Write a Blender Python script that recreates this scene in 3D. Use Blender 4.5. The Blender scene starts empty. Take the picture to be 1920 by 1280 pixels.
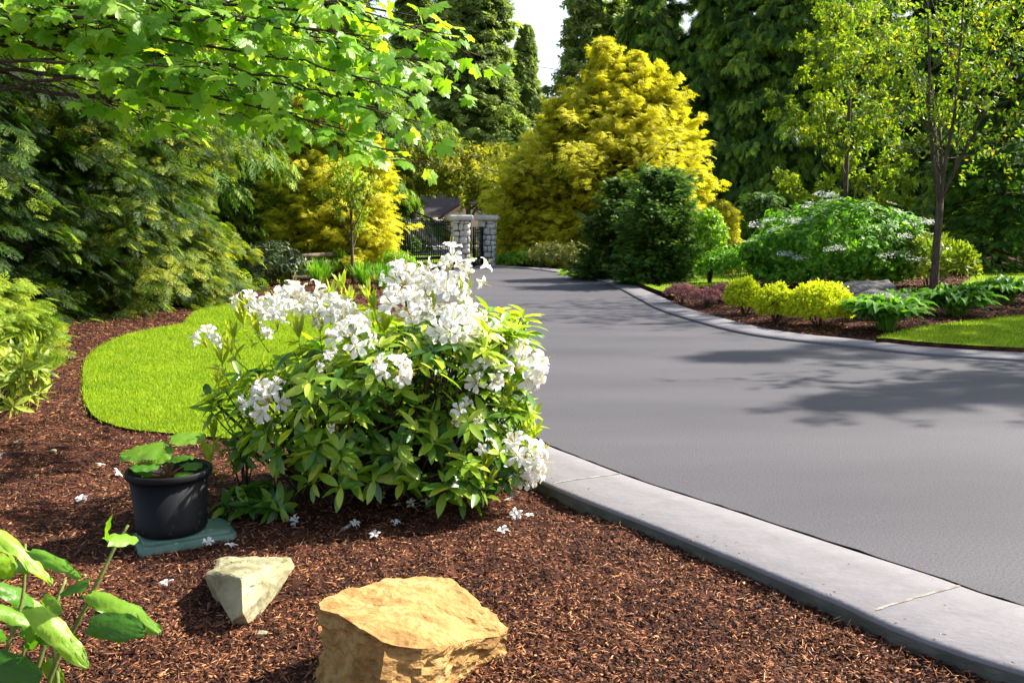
import bpy, bmesh, math, random
import numpy as np
from mathutils import Vector, Matrix, noise
from mathutils.geometry import tessellate_polygon
R = math.radians
sc = bpy.context.scene
COL = sc.collection

# ------------------------------------------------------------------ camera
FPX = 1707.0; CAMH = 1.5; PITCH = math.atan(220 / FPX)
cam = bpy.data.cameras.new('camera'); camo = bpy.data.objects.new('camera', cam); COL.objects.link(camo)
cam.sensor_width = 36; cam.lens = 36 * FPX / 1920
camo.location = (0, 0, CAMH); camo.rotation_euler = (R(90) - PITCH, 0, 0)
cam.clip_start = 0.05; cam.clip_end = 2000
cam.dof.use_dof = True; cam.dof.focus_distance = 5.6; cam.dof.aperture_fstop = 13.0
sc.camera = camo
# ------------------------------------------------------------------ sky + sun
SUN_EL, SUN_AZ = R(42), R(70)          # azimuth clockwise from +Y
w = bpy.data.worlds.new('World'); sc.world = w; w.use_nodes = True
nt = w.node_tree; nt.nodes.clear()
sky = nt.nodes.new('ShaderNodeTexSky'); sky.sky_type = 'NISHITA'; sky.sun_disc = False
sky.sun_elevation = SUN_EL; sky.sun_rotation = SUN_AZ; sky.air_density = 1.2; sky.dust_density = 2.5; sky.ozone_density = 1.0
bg = nt.nodes.new('ShaderNodeBackground'); bg.inputs['Strength'].default_value = 0.098
wo = nt.nodes.new('ShaderNodeOutputWorld')
# bright hazy band low in the sky
gz_ = nt.nodes.new('ShaderNodeTexCoord'); sx = nt.nodes.new('ShaderNodeSeparateXYZ'); nt.links.new(gz_.outputs['Generated'], sx.inputs[0])
mr = nt.nodes.new('ShaderNodeMapRange'); mr.inputs['From Min'].default_value = .10; mr.inputs['From Max'].default_value = .42; mr.inputs['To Min'].default_value = .9; mr.inputs['To Max'].default_value = 0
nt.links.new(sx.outputs['Z'], mr.inputs['Value'])
mxs = nt.nodes.new('ShaderNodeMix'); mxs.data_type = 'RGBA'; nt.links.new(mr.outputs[0], mxs.inputs[0]); nt.links.new(sky.outputs[0], mxs.inputs[6]); mxs.inputs[7].default_value = (4.6, 4.85, 5.1, 1)
nt.links.new(mxs.outputs[2], bg.inputs[0]); nt.links.new(bg.outputs[0], wo.inputs[0])
sd = Vector((math.sin(SUN_AZ) * math.cos(SUN_EL), math.cos(SUN_AZ) * math.cos(SUN_EL), math.sin(SUN_EL)))
sl = bpy.data.lights.new('sun', 'SUN'); sl.energy = 5.0; sl.angle = R(0.7); sl.color = (1, .94, .84)
so = bpy.data.objects.new('sun', sl); COL.objects.link(so); so.rotation_euler = sd.to_track_quat('Z', 'Y').to_euler()
sc.view_settings.view_transform = 'Standard'; sc.view_settings.look = 'None'
sc.view_settings.exposure = 1.45; sc.view_settings.gamma = 1
cy = sc.cycles
cy.max_bounces = 6; cy.diffuse_bounces = 3; cy.glossy_bounces = 2; cy.transmission_bounces = 3; cy.transparent_max_bounces = 4
cy.use_denoising = True; cy.caustics_reflective = False; cy.caustics_refractive = False; cy.sample_clamp_indirect = 4

# ------------------------------------------------------------------ geometry helpers
ca, sa = math.cos(PITCH), math.sin(PITCH)
def ray(px, py):
    u = (px - 960) / FPX; v = (640 - py) / FPX
    return np.array((u, ca + v * sa, -sa + v * ca))
def G(px, py, z=0.0):                  # photo pixel -> point on the level plane z
    d = ray(px, py); t = (z - CAMH) / d[2]; return np.array((d[0] * t, d[1] * t, z))
def D(px, py, y):                      # photo pixel -> point at distance y
    d = ray(px, py); t = y / d[1]; return np.array((d[0] * t, y, CAMH + d[2] * t))
def nrm(a): return a / np.maximum(np.linalg.norm(a, axis=-1, keepdims=True), 1e-9)

class MB:
    def __init__(s): s.v = []; s.li = []; s.tot = []; s.mi = []; s.var = []; s.n = 0
    def add(s, v, f, mi=0, var=0.5):
        v = np.asarray(v, float).reshape(-1, 3)
        for q in f: s.li.append(np.asarray(q) + s.n); s.tot.append([len(q)]); s.mi.append([mi])
        s.v.append(v); s.var.append(np.full(len(v), var)); s.n += len(v)
    def inst(s, T, pos, Mx, scale, mi=0, var=None):
        tv, tf = T; N = len(pos); k = len(tv)
        if N == 0: return
        scale = np.broadcast_to(np.asarray(scale, float), (N,) if np.ndim(scale) < 2 else (N, 3))
        if scale.ndim == 1: scale = np.repeat(scale[:, None], 3, 1)
        lv = tv[None] * scale[:, None, :]
        v = np.einsum('nij,nkj->nki', Mx, lv) + pos[:, None, :]
        s.v.append(v.reshape(-1, 3))
        off = (np.arange(N) * k + s.n)[:, None]
        fl = np.concatenate([np.asarray(q) for q in tf]); ts = np.array([len(q) for q in tf])
        s.li.append((off + fl[None]).reshape(-1)); s.tot.append(np.tile(ts, N)); s.mi.append(np.full(N * len(ts), mi))
        if var is None: var = np.full(N, .5)
        s.var.append(np.repeat(np.broadcast_to(var, (N,)), k)); s.n += N * k
    def tube(s, pts, rad, sides=5, mi=0, var=.5, cap=True):
        pts = np.asarray(pts, float); n = len(pts); rad = np.broadcast_to(rad, (n,))
        t = nrm(np.gradient(pts, axis=0)); ref = np.array((0.13, .21, 1.)) if abs(t[0][2]) < .9 else np.array((1., .1, 0))
        a = nrm(np.cross(t, ref)); b = np.cross(t, a)
        an = np.linspace(0, 2 * np.pi, sides, endpoint=False)
        v = pts[:, None] + rad[:, None, None] * (np.cos(an)[None, :, None] * a[:, None] + np.sin(an)[None, :, None] * b[:, None])
        i = np.arange(n - 1)[:, None] * sides; j = np.arange(sides)[None]; j2 = (j + 1) % sides
        q = np.stack(np.broadcast_arrays(i + j, i + j2, i + sides + j2, i + sides + j), -1).reshape(-1, 4)
        s.v.append(v.reshape(-1, 3)); s.li.append((q + s.n).reshape(-1)); s.tot.append(np.full(len(q), 4)); s.mi.append(np.full(len(q), mi))
        if cap: s.li.append(np.arange(sides)[::-1] + s.n); s.li.append(np.arange(sides) + s.n + (n - 1) * sides); s.tot.append([sides, sides]); s.mi.append([mi, mi])
        s.var.append(np.full(n * sides, var)); s.n += n * sides
    def box(s, c, size, rz=0, mi=0, ry=0, jit=0, rng=None):
        v = np.array([(x, y, z) for z in (-.5, .5) for y in (-.5, .5) for x in (-.5, .5)]) * np.asarray(size)
        if jit: v = v + rng.uniform(-jit, jit, v.shape)
        m = Matrix.Rotation(rz, 3, 'Z') @ Matrix.Rotation(ry, 3, 'Y'); v = v @ np.array(m).T + np.asarray(c)
        s.add(v, [(0, 2, 3, 1), (4, 5, 7, 6), (0, 1, 5, 4), (2, 6, 7, 3), (0, 4, 6, 2), (1, 3, 7, 5)], mi)
    def mesh(s, name, mats, smooth=False):
        me = bpy.data.meshes.new(name)
        v = np.concatenate(s.v) if s.v else np.zeros((0, 3)); li = np.concatenate([np.asarray(x).reshape(-1) for x in s.li]); tot = np.concatenate([np.asarray(x) for x in s.tot]); mi = np.concatenate([np.asarray(x) for x in s.mi])
        me.vertices.add(len(v)); me.vertices.foreach_set('co', v.astype(np.float32).ravel())
        me.loops.add(len(li)); me.loops.foreach_set('vertex_index', li.astype(np.int32))
        me.polygons.add(len(tot)); st = np.concatenate([[0], np.cumsum(tot)[:-1]])
        me.polygons.foreach_set('loop_start', st.astype(np.int32)); me.polygons.foreach_set('loop_total', tot.astype(np.int32))
        me.polygons.foreach_set('material_index', mi.astype(np.int32))
        if smooth: me.polygons.foreach_set('use_smooth', np.ones(len(tot), bool))
        at = me.attributes.new('var', 'FLOAT', 'POINT'); at.data.foreach_set('value', np.concatenate(s.var).astype(np.float32))
        for m in (mats if isinstance(mats, (list, tuple)) else [mats]): me.materials.append(m)
        me.update(calc_edges=True)
        return me
    def build(s, name, mats, parent=None, smooth=False):
        o = bpy.data.objects.new(name, s.mesh(name, mats, smooth)); COL.objects.link(o)
        if parent is not None: o.parent = parent
        return o

def tag(o, label=None, cat=None, group=None, kind=None):
    if label: o['label'] = label
    if cat: o['category'] = cat
    if group: o['group'] = group
    if kind: o['kind'] = kind
    return o
def thing(name, label, cat, loc=(0, 0, 0), rz=0, group=None, scale=1):
    o = bpy.data.objects.new(name, None); COL.objects.link(o); o.location = loc; o.rotation_euler = (0, 0, rz)
    o.scale = (scale,) * 3 if np.ndim(scale) == 0 else scale; o.empty_display_size = .2
    return tag(o, label, cat, group)
def dup(root, label, loc, rz=0, scale=1, group=None):
    r = root.copy(); COL.objects.link(r); r.location = loc; r.rotation_euler = (0, 0, rz)
    r.scale = (scale,) * 3 if np.ndim(scale) == 0 else scale; r['label'] = label
    if group: r['group'] = group
    for ch in list(root.children):
        c = ch.copy(); COL.objects.link(c); c.parent = r
        for g in ch.children:
            e = g.copy(); COL.objects.link(e); e.parent = c
    return r

def frames(d, up):                     # columns x,y,z ; y along d
    y = nrm(d); x = np.cross(y, up); bad = np.linalg.norm(x, axis=-1) < 1e-3
    if bad.any(): x[bad] = np.cross(y[bad], np.array((1., 0.2, 0)))
    x = nrm(x); z = np.cross(x, y); return np.stack([x, y, z], -1)

# ------------------------------------------------------------------ leaf templates (length 1 along +Y)
def T_oval(wid=.3, rows=((0, .08), (.22, .75), (.5, 1), (.8, .68), (1, .0)), fold=.25, droop=.25, y0=0):
    v = []; f = []
    for (y, h) in rows:
        z = -droop * y * y
        v += [(-h * wid / 2, y + y0, z + fold * h * wid / 2), (0, y + y0, z), (h * wid / 2, y + y0, z + fold * h * wid / 2)]
    for i in range(len(rows) - 1):
        a = 3 * i; f += [(a, a + 1, a + 4, a + 3), (a + 1, a + 2, a + 5, a + 4)]
    return np.array(v), f
def T_dia(wid=.4, fold=.15, droop=.2):
    return np.array([(0, 0, 0), (wid / 2, .45, fold * wid), (0, 1, -droop), (-wid / 2, .45, fold * wid)]), [(0, 1, 2), (0, 2, 3)]
def T_spray(n=6, wid=.5, lw=.1, droop=.3, seed=1, ang=50, cen=True):   # flat feathery frond of scale-leaf twigs
    rng = np.random.default_rng(seed); v = []; f = []
    def leaf(b, d, L, wd):
        p = np.array((-d[1], d[0])); k = len(v)
        for q in (b, b + d * L * .5 + p * wd / 2, b + d * L, b + d * L * .5 - p * wd / 2):
            r2 = q[0] ** 2 * 1.2 + q[1] ** 2; v.append((q[0], q[1], -droop * r2 + rng.uniform(-.02, .02)))
        f.append((k, k + 1, k + 2, k + 3))
    if cen: leaf(np.array((0, .0)), np.array((0, 1.)), 1.0, lw * .8)
    for i in range(n):
        y = .06 + .8 * i / n; s = 1 if i % 2 else -1; a = R(ang + rng.uniform(-12, 12))
        L = wid * (1.05 - y) * rng.uniform(.8, 1.15) + .1
        leaf(np.array((0, y)), np.array((s * math.sin(a), math.cos(a))), L, lw * rng.uniform(.8, 1.2))
    return np.array(v), f
def T_frond(n=8, m=4, wid=.42, lw=.035, droop=.3, seed=1, ang=50):   # twice-branched feathery spray
    rng = np.random.default_rng(seed); v = []; f = []
    def leaf(b, d, L, wd):
        p = np.array((-d[1], d[0])); k = len(v)
        for q in (b, b + d * L * .45 + p * wd / 2, b + d * L, b + d * L * .45 - p * wd / 2):
            v.append((q[0], q[1], -droop * (q[0] ** 2 * 1.4 + q[1] ** 2) + rng.uniform(-.012, .012)))
        f.append((k, k + 1, k + 2, k + 3))
    rot = lambda d, a: np.array((d[0] * math.cos(a) - d[1] * math.sin(a), d[0] * math.sin(a) + d[1] * math.cos(a)))
    leaf(np.array((0, .0)), np.array((0, 1.)), 1.0, lw)
    for i in range(n):
        y = .06 + .84 * i / n; s = 1 if i % 2 else -1; d = rot(np.array((0, 1.)), -s * R(ang + rng.uniform(-10, 10))); L = wid * (1.1 - y) * rng.uniform(.8, 1.15) + .08; b = np.array((0, y))
        leaf(b, d, L, lw)
        for j in range(m):
            t = .2 + .7 * j / m; leaf(b + d * L * t, rot(d, R(38) * (1 if j % 2 else -1)), L * (.5 - .25 * t) + .03, lw * 1.1)
    return np.array(v), f
def T_maple(seed=0):
    rng = np.random.default_rng(seed)
    half = [(0, 1.0), (8, .82), (14, .86), (20, .70), (26, .60), (36, .78), (44, .82), (52, .96), (60, .78), (70, .72), (80, .55), (95, .58), (108, .70), (120, .52), (140, .33), (165, .30), (180, .06)]
    out = [(a, r) for a, r in half] + [(-a, r) for a, r in half[::-1][1:-1]]
    v = [(0, .33, .03)]; f = []
    for a, r in out:
        r *= rng.uniform(.93, 1.06); x = math.sin(R(a)) * r * .68; y = .33 + math.cos(R(a)) * r * .67
        v.append((x, y, -.32 * (x * x * 1.3 + (y - .33) ** 2) + rng.uniform(-.03, .03)))
    n = len(out)
    for i in range(n): f.append((0, 1 + (i + 1) % n, 1 + i))
    return np.array(v), f
def T_flower(seed=0, ruff=.06):        # open funnel with five ruffled petals, axis +Y
    rng = np.random.default_rng(seed); v = []; f = []
    rows = [(.05, 0, 26), (.15, .38, 27), (.34, .60, 31), (.53, .62, 23), (.66, .50, 5)]
    for p in range(5):
        a0 = p * 72 + rng.uniform(-6, 6); k0 = len(v); lean = rng.uniform(-.1, .12)
        for i, (r, y, hw) in enumerate(rows):
            for j in (-1, -.4, .4, 1):
                a = R(a0 + hw * j); rr = r * (1 - .05 * j * j) + (rng.uniform(-ruff, ruff) if i > 1 else 0)
                v.append((rr * math.cos(a), y + lean * i * .25 + (rng.uniform(-ruff, ruff) * 1.3 if i > 1 else 0), rr * math.sin(a)))
        for i in range(len(rows) - 1):
            for j in range(3): a = k0 + 4 * i + j; f.append((a, a + 1, a + 5, a + 4))
    return np.array(v), f

# ------------------------------------------------------------------ materials
def N(nt, t, **kw):
    n = nt.nodes.new(t)
    for k, v in kw.items():
        if k in n.inputs: n.inputs[k].default_value = v
        else: setattr(n, k, v)
    return n
def new_mat(name):
    m = bpy.data.materials.new(name); m.use_nodes = True; nt = m.node_tree; nt.nodes.clear()
    return m, nt, N(nt, 'ShaderNodeOutputMaterial')
def ramp(nt, stops, fac):
    r = nt.nodes.new('ShaderNodeValToRGB'); e = r.color_ramp.elements
    while len(e) < len(stops): e.new(.5)
    for el, (p, c) in zip(e, stops): el.position = p; el.color = (*c, 1)
    nt.links.new(fac, r.inputs[0]); return r.outputs[0]
def leaf_mat(name, stops, trans=.4, tcol=(1.3, 1.25, .5), rough=.5, spec=.35, nscale=1.5, namt=.35, vein=False):
    m, nt, out = new_mat(name)
    at = N(nt, 'ShaderNodeAttribute', attribute_name='var')
    tc = N(nt, 'ShaderNodeTexCoord'); ns = N(nt, 'ShaderNodeTexNoise', Scale=nscale, Detail=3.0)
    nt.links.new(tc.outputs['Object'], ns.inputs['Vector'])
    mx = N(nt, 'ShaderNodeMath', operation='MULTIPLY_ADD'); mx.inputs[1].default_value = namt * 2; nt.links.new(ns.outputs['Fac'], mx.inputs[0])
    sb = N(nt, 'ShaderNodeMath', operation='SUBTRACT'); nt.links.new(at.outputs['Fac'], sb.inputs[0]); sb.inputs[1].default_value = namt
    nt.links.new(sb.outputs[0], mx.inputs[2])
    c = ramp(nt, stops, mx.outputs[0])
    p = N(nt, 'ShaderNodeBsdfPrincipled', Roughness=rough); p.inputs['Specular IOR Level'].default_value = spec
    nt.links.new(c, p.inputs['Base Color'])
    if vein:
        n2 = N(nt, 'ShaderNodeTexNoise', Scale=60.0, Detail=3.0); nt.links.new(tc.outputs['Object'], n2.inputs['Vector'])
        bp = N(nt, 'ShaderNodeBump', Strength=.35, Distance=.01); nt.links.new(n2.outputs['Fac'], bp.inputs['Height']); nt.links.new(bp.outputs[0], p.inputs['Normal'])
    tm = N(nt, 'ShaderNodeMix', data_type='RGBA', blend_type='MULTIPLY'); tm.inputs[0].default_value = 1
    nt.links.new(c, tm.inputs[6]); tm.inputs[7].default_value = (*tcol, 1)
    t = N(nt, 'ShaderNodeBsdfTranslucent'); nt.links.new(tm.outputs[2], t.inputs[0])
    ms = N(nt, 'ShaderNodeMixShader'); ms.inputs[0].default_value = trans
    nt.links.new(p.outputs[0], ms.inputs[1]); nt.links.new(t.outputs[0], ms.inputs[2]); nt.links.new(ms.outputs[0], out.inputs[0])
    return m
def surf_mat(name, stops, scale=5, detail=6, rough=.8, spec=.3, bump=.3, bscale=None, bdist=.01, stretch=(1, 1, 1), metal=0, tex='noise', dist=0, coord='Object'):
    m, nt, out = new_mat(name)
    tc = N(nt, 'ShaderNodeTexCoord'); mp = N(nt, 'ShaderNodeMapping'); mp.inputs['Scale'].default_value = stretch
    nt.links.new(tc.outputs[coord], mp.inputs[0])
    ns = N(nt, 'ShaderNodeTexNoise', Scale=float(scale), Detail=float(detail), Distortion=float(dist)); ns.inputs['Roughness'].default_value = .62
    nt.links.new(mp.outputs[0], ns.inputs['Vector'])
    c = ramp(nt, stops, ns.outputs['Fac'])
    p = N(nt, 'ShaderNodeBsdfPrincipled', Roughness=rough, Metallic=metal); p.inputs['Specular IOR Level'].default_value = spec
    nt.links.new(c, p.inputs['Base Color'])
    n2 = N(nt, 'ShaderNodeTexNoise', Scale=float(bscale or scale * 4), Detail=5.0); nt.links.new(mp.outputs[0], n2.inputs['Vector'])
    bp = N(nt, 'ShaderNodeBump', Strength=bump, Distance=bdist); nt.links.new(n2.outputs['Fac'], bp.inputs['Height'])
    nt.links.new(bp.outputs[0], p.inputs['Normal']); nt.links.new(p.outputs[0], out.inputs[0])
    return m
M = {}
M['mulch'] = surf_mat('mulch_soil', [(.3, (.010, .004, .003)), (.5, (.05, .018, .011)), (.62, (.10, .037, .02)), (.8, (.17, .065, .034))], 9, 10, .95, .12, .9, 45, .02)
M['chips'] = leaf_mat('bark_chips', [(0, (.012, .005, .003)), (.28, (.062, .023, .012)), (.5, (.17, .063, .027)), (.75, (.37, .15, .058)), (1, (.60, .31, .14))], 0, rough=.75, spec=.25, nscale=2.2, namt=.34)
M['clods'] = surf_mat('dark_soil_clods', [(.3, (.008, .004, .003)), (.7, (.05, .022, .014))], 30, 6, .95, .1, .6, 90, .01)
M['grass_base'] = surf_mat('lawn_base', [(.3, (.09, .15, .008)), (.5, (.15, .24, .012)), (.7, (.21, .31, .018))], 1.5, 8, .9, .1, .6, 60, .02)
M['grass'] = leaf_mat('lawn_blades', [(0, (.10, .19, .008)), (.5, (.24, .38, .012)), (1, (.46, .54, .04))], .4, rough=.6, spec=.2, nscale=1.8, namt=.3)
M['kerb'] = surf_mat('kerb_concrete', [(.2, (.10, .095, .10)), (.32, (.15, .142, .15)), (.6, (.175, .165, .174)), (.85, (.20, .19, .198))], 5, 13, .85, .25, .5, 30, .012, stretch=(.7, 1.6, 1), dist=1.2)
M['kerb_side'] = surf_mat('stained_shaded_kerb_side', [(.3, (.05, .05, .04)), (.6, (.10, .10, .085)), (.8, (.18, .17, .15))], 6, 8, .95, .15, .5, 25, .02, stretch=(1, 1, 3))  # mulch-side face: darker colour covers both staining and painted-in shade
M['joint'] = surf_mat('joint_mortar', [(.3, (.14, .12, .09)), (.7, (.35, .32, .28))], 20, 5, .95, .1, .3)
M['conc'] = surf_mat('apron_concrete', [(.3, (.24, .21, .19)), (.7, (.33, .30, .28))], 2, 8, .9, .2, .2)
M['street'] = surf_mat('street_asphalt', [(.3, (.25, .24, .24)), (.7, (.34, .33, .33))], 1, 8, .9, .2, .2)
M['bark'] = surf_mat('bark', [(.3, (.03, .022, .015)), (.55, (.08, .06, .042)), (.75, (.16, .125, .09))], 6, 8, .9, .2, .8, 20, .03, stretch=(3, 3, .7))
M['bark_lt'] = surf_mat('bark_light', [(.3, (.05, .038, .026)), (.55, (.11, .085, .06)), (.75, (.20, .16, .12))], 8, 8, .85, .25, .6, 25, .02, stretch=(3, 3, .8))
M['iron'] = surf_mat('painted_iron', [(.3, (.004, .005, .005)), (.7, (.010, .011, .011))], 5, 3, .6, .2, .05)
M['black'] = surf_mat('black_plastic', [(.3, (.004, .0045, .005)), (.6, (.007, .0075, .009)), (.74, (.012, .012, .013)), (.82, (.03, .025, .02))], 7, 8, .6, .18, .15, 30, .003, stretch=(1, 1, .3))
M['soil'] = surf_mat('potting_soil', [(.3, (.01, .006, .004)), (.7, (.06, .035, .022))], 40, 5, .95, .1, 1, 80, .01)
M['gplastic'] = surf_mat('green_plastic', [(.3, (.05, .10, .075)), (.55, (.09, .17, .125)), (.7, (.12, .19, .14)), (.8, (.10, .09, .06))], 9, 6, .5, .4, .1, 40, .003)
M['yellow_stone'] = surf_mat('yellow_sandstone', [(.25, (.09, .055, .02)), (.38, (.24, .13, .042)), (.5, (.35, .205, .068)), (.64, (.40, .27, .115)), (.78, (.21, .105, .035))], 4.5, 14, .85, .2, .8, 34, .015, stretch=(1, 1.7, 2.4), dist=1.2)
M['pale_stone'] = surf_mat('pale_sandstone', [(.3, (.10, .095, .04)), (.45, (.24, .22, .12)), (.6, (.34, .31, .19)), (.75, (.42, .38, .25))], 5, 10, .85, .25, .6, 22, .02, dist=.5)
M['grey_stone'] = surf_mat('grey_boulder', [(.3, (.07, .065, .06)), (.5, (.15, .14, .13)), (.7, (.27, .25, .22))], 2.5, 10, .85, .25, .7, 9, .05, dist=.4)
M['cobble'] = surf_mat('pillar_stone', [(.3, (.28, .27, .27)), (.5, (.52, .51, .51)), (.7, (.72, .70, .70))], 4.5, 6, .85, .25, .6, 16, .03)
M['capstone'] = surf_mat('capstone', [(.3, (.42, .42, .42)), (.7, (.62, .61, .60))], 5, 8, .85, .25, .4, 16, .02)
M['mortar'] = surf_mat('mortar', [(.3, (.07, .065, .06)), (.7, (.15, .14, .13))], 8, 5, .95, .1, .3)
M['wood'] = surf_mat('weathered_rail', [(.3, (.07, .055, .04)), (.6, (.17, .14, .10)), (.8, (.25, .21, .16))], 4, 8, .85, .2, .5, 12, .02, stretch=(.6, 4, 4))
M['wall'] = surf_mat('clapboard', [(.3, (.36, .32, .26)), (.7, (.46, .42, .35))], 2, 4, .8, .2, .2)
M['wall2'] = surf_mat('gable_stucco', [(.3, (.48, .35, .24)), (.7, (.56, .42, .30))], 2, 4, .8, .2, .2)
M['roof'] = surf_mat('shingles', [(.3, (.035, .03, .032)), (.7, (.085, .07, .07))], 6, 6, .9, .2, .6, 20, .04, stretch=(1, 1, 4))
M['white'] = surf_mat('white_paint', [(.3, (.6, .6, .58)), (.7, (.76, .76, .74))], 4, 4, .6, .3, .05)
M['glass'] = surf_mat('window_glass', [(.3, (.04, .05, .06)), (.7, (.10, .12, .14))], 1, 3, .1, .6, .02)
M['stem_red'] = surf_mat('red_stem', [(.3, (.10, .03, .02)), (.7, (.22, .08, .04))], 20, 4, .6, .3, .2)
M['stem_green'] = surf_mat('green_stem', [(.3, (.08, .11, .02)), (.7, (.18, .20, .05))], 20, 4, .6, .3, .2)
M['wire'] = surf_mat('cable', [(.3, (.02, .02, .02)), (.7, (.05, .05, .05))], 5, 3, .6, .3, .05)
L = {}
L['rhodo'] = leaf_mat('rhododendron_leaf', [(0, (.022, .075, .012)), (.3, (.07, .18, .018)), (.58, (.22, .36, .025)), (1, (.48, .56, .06))], .42, (1.6, 1.7, .4), .30, .6, 3, .12)
L['newleaf'] = leaf_mat('new_leaf', [(0, (.22, .32, .025)), (1, (.46, .54, .06))], .5, (1.3, 1.3, .4), .4, .4, 3, .1)
L['petal'] = leaf_mat('white_petal', [(0, (.84, .79, .77)), (.4, (.92, .90, .87)), (1, (.94, .93, .89))], .5, (1, 1, 1), .6, .2, 5, .1)
L['stamen'] = leaf_mat('stamen', [(0, (.45, .40, .06)), (1, (.70, .52, .10))], .3, (1, 1, .7), .6, .2, 5, .1)
L['bud'] = leaf_mat('brown_bud', [(0, (.12, .04, .02)), (1, (.3, .12, .05))], .1)
L['maple'] = leaf_mat('maple_leaf', [(0, (.07, .21, .014)), (.5, (.19, .41, .03)), (1, (.40, .60, .09))], .56, (1.7, 1.5, .35), .38, .5, 2, .2, True)
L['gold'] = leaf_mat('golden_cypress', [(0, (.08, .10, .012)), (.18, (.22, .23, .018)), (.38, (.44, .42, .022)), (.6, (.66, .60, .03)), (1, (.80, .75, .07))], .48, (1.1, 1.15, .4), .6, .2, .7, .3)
L['gold2'] = leaf_mat('golden_cypress_left', [(0, (.09, .10, .012)), (.18, (.24, .24, .018)), (.38, (.48, .46, .022)), (.6, (.70, .65, .035)), (1, (.82, .78, .08))], .48, (1.1, 1.15, .4), .6, .2, .7, .3)
L['thuja'] = leaf_mat('thuja', [(0, (.016, .055, .012)), (.5, (.06, .15, .024)), (1, (.20, .33, .045))], .4, (1.3, 1.3, .5), .55, .25, 1.2, .25)
L['thuja_lt'] = leaf_mat('thuja_light', [(0, (.03, .08, .01)), (.5, (.08, .16, .018)), (1, (.18, .27, .03))], .3, (1.3, 1.3, .5), .55, .25, 1.2, .25)
L['cedar'] = leaf_mat('dark_cedar', [(0, (.014, .04, .008)), (.45, (.06, .135, .02)), (.75, (.15, .27, .03)), (1, (.32, .43, .045))], .45, (1.4, 1.4, .4), .55, .25, .5, .25)
L['hemlock'] = leaf_mat('cedar_near', [(0, (.01, .035, .006)), (.45, (.045, .10, .011)), (.75, (.17, .24, .02)), (1, (.42, .44, .045))], .42, (1.4, 1.4, .4), .5, .3, .6, .3)
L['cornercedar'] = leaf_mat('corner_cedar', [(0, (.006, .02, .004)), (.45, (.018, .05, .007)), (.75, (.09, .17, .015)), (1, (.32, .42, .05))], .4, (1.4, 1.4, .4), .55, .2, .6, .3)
L['lowgold'] = leaf_mat('low_cypress_leaf', [(0, (.04, .11, .01)), (.5, (.14, .25, .02)), (1, (.38, .46, .05))], .4, (1.3, 1.3, .5), .55, .2, 1.2, .25)
L['fir'] = leaf_mat('grey_green_conifer', [(0, (.06, .10, .03)), (.5, (.17, .25, .06)), (1, (.34, .42, .09))], .45, (1.3, 1.3, .6), .6, .2, .4, .3)
L['decid'] = leaf_mat('yellow_green_leaf', [(0, (.10, .16, .015)), (.5, (.26, .31, .025)), (.85, (.42, .40, .045)), (1, (.50, .28, .06))], .5, (1.3, 1.2, .5), .5, .3, .5, .2)
L['katsura'] = leaf_mat('katsura_leaf', [(0, (.08, .17, .014)), (.5, (.22, .34, .025)), (1, (.44, .50, .04))], .48, (1.4, 1.3, .4), .5, .3, .5, .2)
L['rmaple'] = leaf_mat('young_maple_leaf', [(0, (.06, .17, .018)), (.5, (.15, .30, .025)), (.85, (.34, .42, .04)), (1, (.52, .32, .05))], .5, (1.5, 1.3, .4), .5, .3, .5, .22)
L['green'] = leaf_mat('green_shrub', [(0, (.045, .15, .012)), (.5, (.13, .33, .028)), (1, (.30, .52, .06))], .46, (1.4, 1.4, .4), .5, .2, 2, .15)
L['lime'] = leaf_mat('lime_shrub', [(0, (.11, .24, .012)), (.5, (.22, .42, .02)), (1, (.40, .56, .04))], .42, (1.3, 1.3, .4), .5, .3, 2, .15)
L['hosta'] = leaf_mat('hosta_leaf', [(0, (.045, .15, .018)), (.5, (.12, .30, .035)), (1, (.28, .50, .08))], .42, (1.4, 1.4, .4), .45, .28, 2, .12)
L['spirea'] = leaf_mat('golden_spirea', [(0, (.40, .50, .012)), (.5, (.66, .74, .025)), (1, (.82, .84, .07))], .46, (1.1, 1.1, .5), .55, .25, 2, .15)
L['heather'] = leaf_mat('heather', [(0, (.20, .14, .06)), (.35, (.42, .22, .15)), (.75, (.66, .30, .34)), (1, (.78, .50, .56))], .25, (1.2, 1, 1), .7, .2, 4, .2)
L['grey_rh'] = leaf_mat('grey_green_leaf', [(0, (.03, .06, .02)), (.5, (.09, .14, .05)), (1, (.22, .27, .11))], .25, (1.2, 1.2, .6), .4, .5, 2, .15)
L['yrh'] = leaf_mat('yellow_green_rhododendron', [(0, (.10, .17, .016)), (.5, (.26, .36, .03)), (1, (.48, .54, .07))], .35, (1.3, 1.3, .4), .4, .45, 2, .15)
L['pinkish'] = leaf_mat('pinkish_shrub', [(0, (.12, .18, .03)), (.6, (.30, .34, .07)), (.85, (.42, .38, .14)), (1, (.55, .30, .25))], .35, (1.2, 1.1, .6), .5, .3, 2, .25)
L['umbel'] = leaf_mat('white_umbel', [(0, (.55, .58, .50)), (1, (.84, .84, .80))], .3, (1, 1, 1), .7, .2, 4, .1)
L['hyd'] = leaf_mat('hydrangea_leaf', [(0, (.025, .10, .010)), (.5, (.09, .24, .018)), (1, (.28, .46, .04))], .45, (1.7, 1.5, .35), .4, .45, 8, .1, True)
L['brown'] = leaf_mat('brown_twig_leaf', [(0, (.12, .07, .03)), (1, (.4, .25, .08))], .2)

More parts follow.
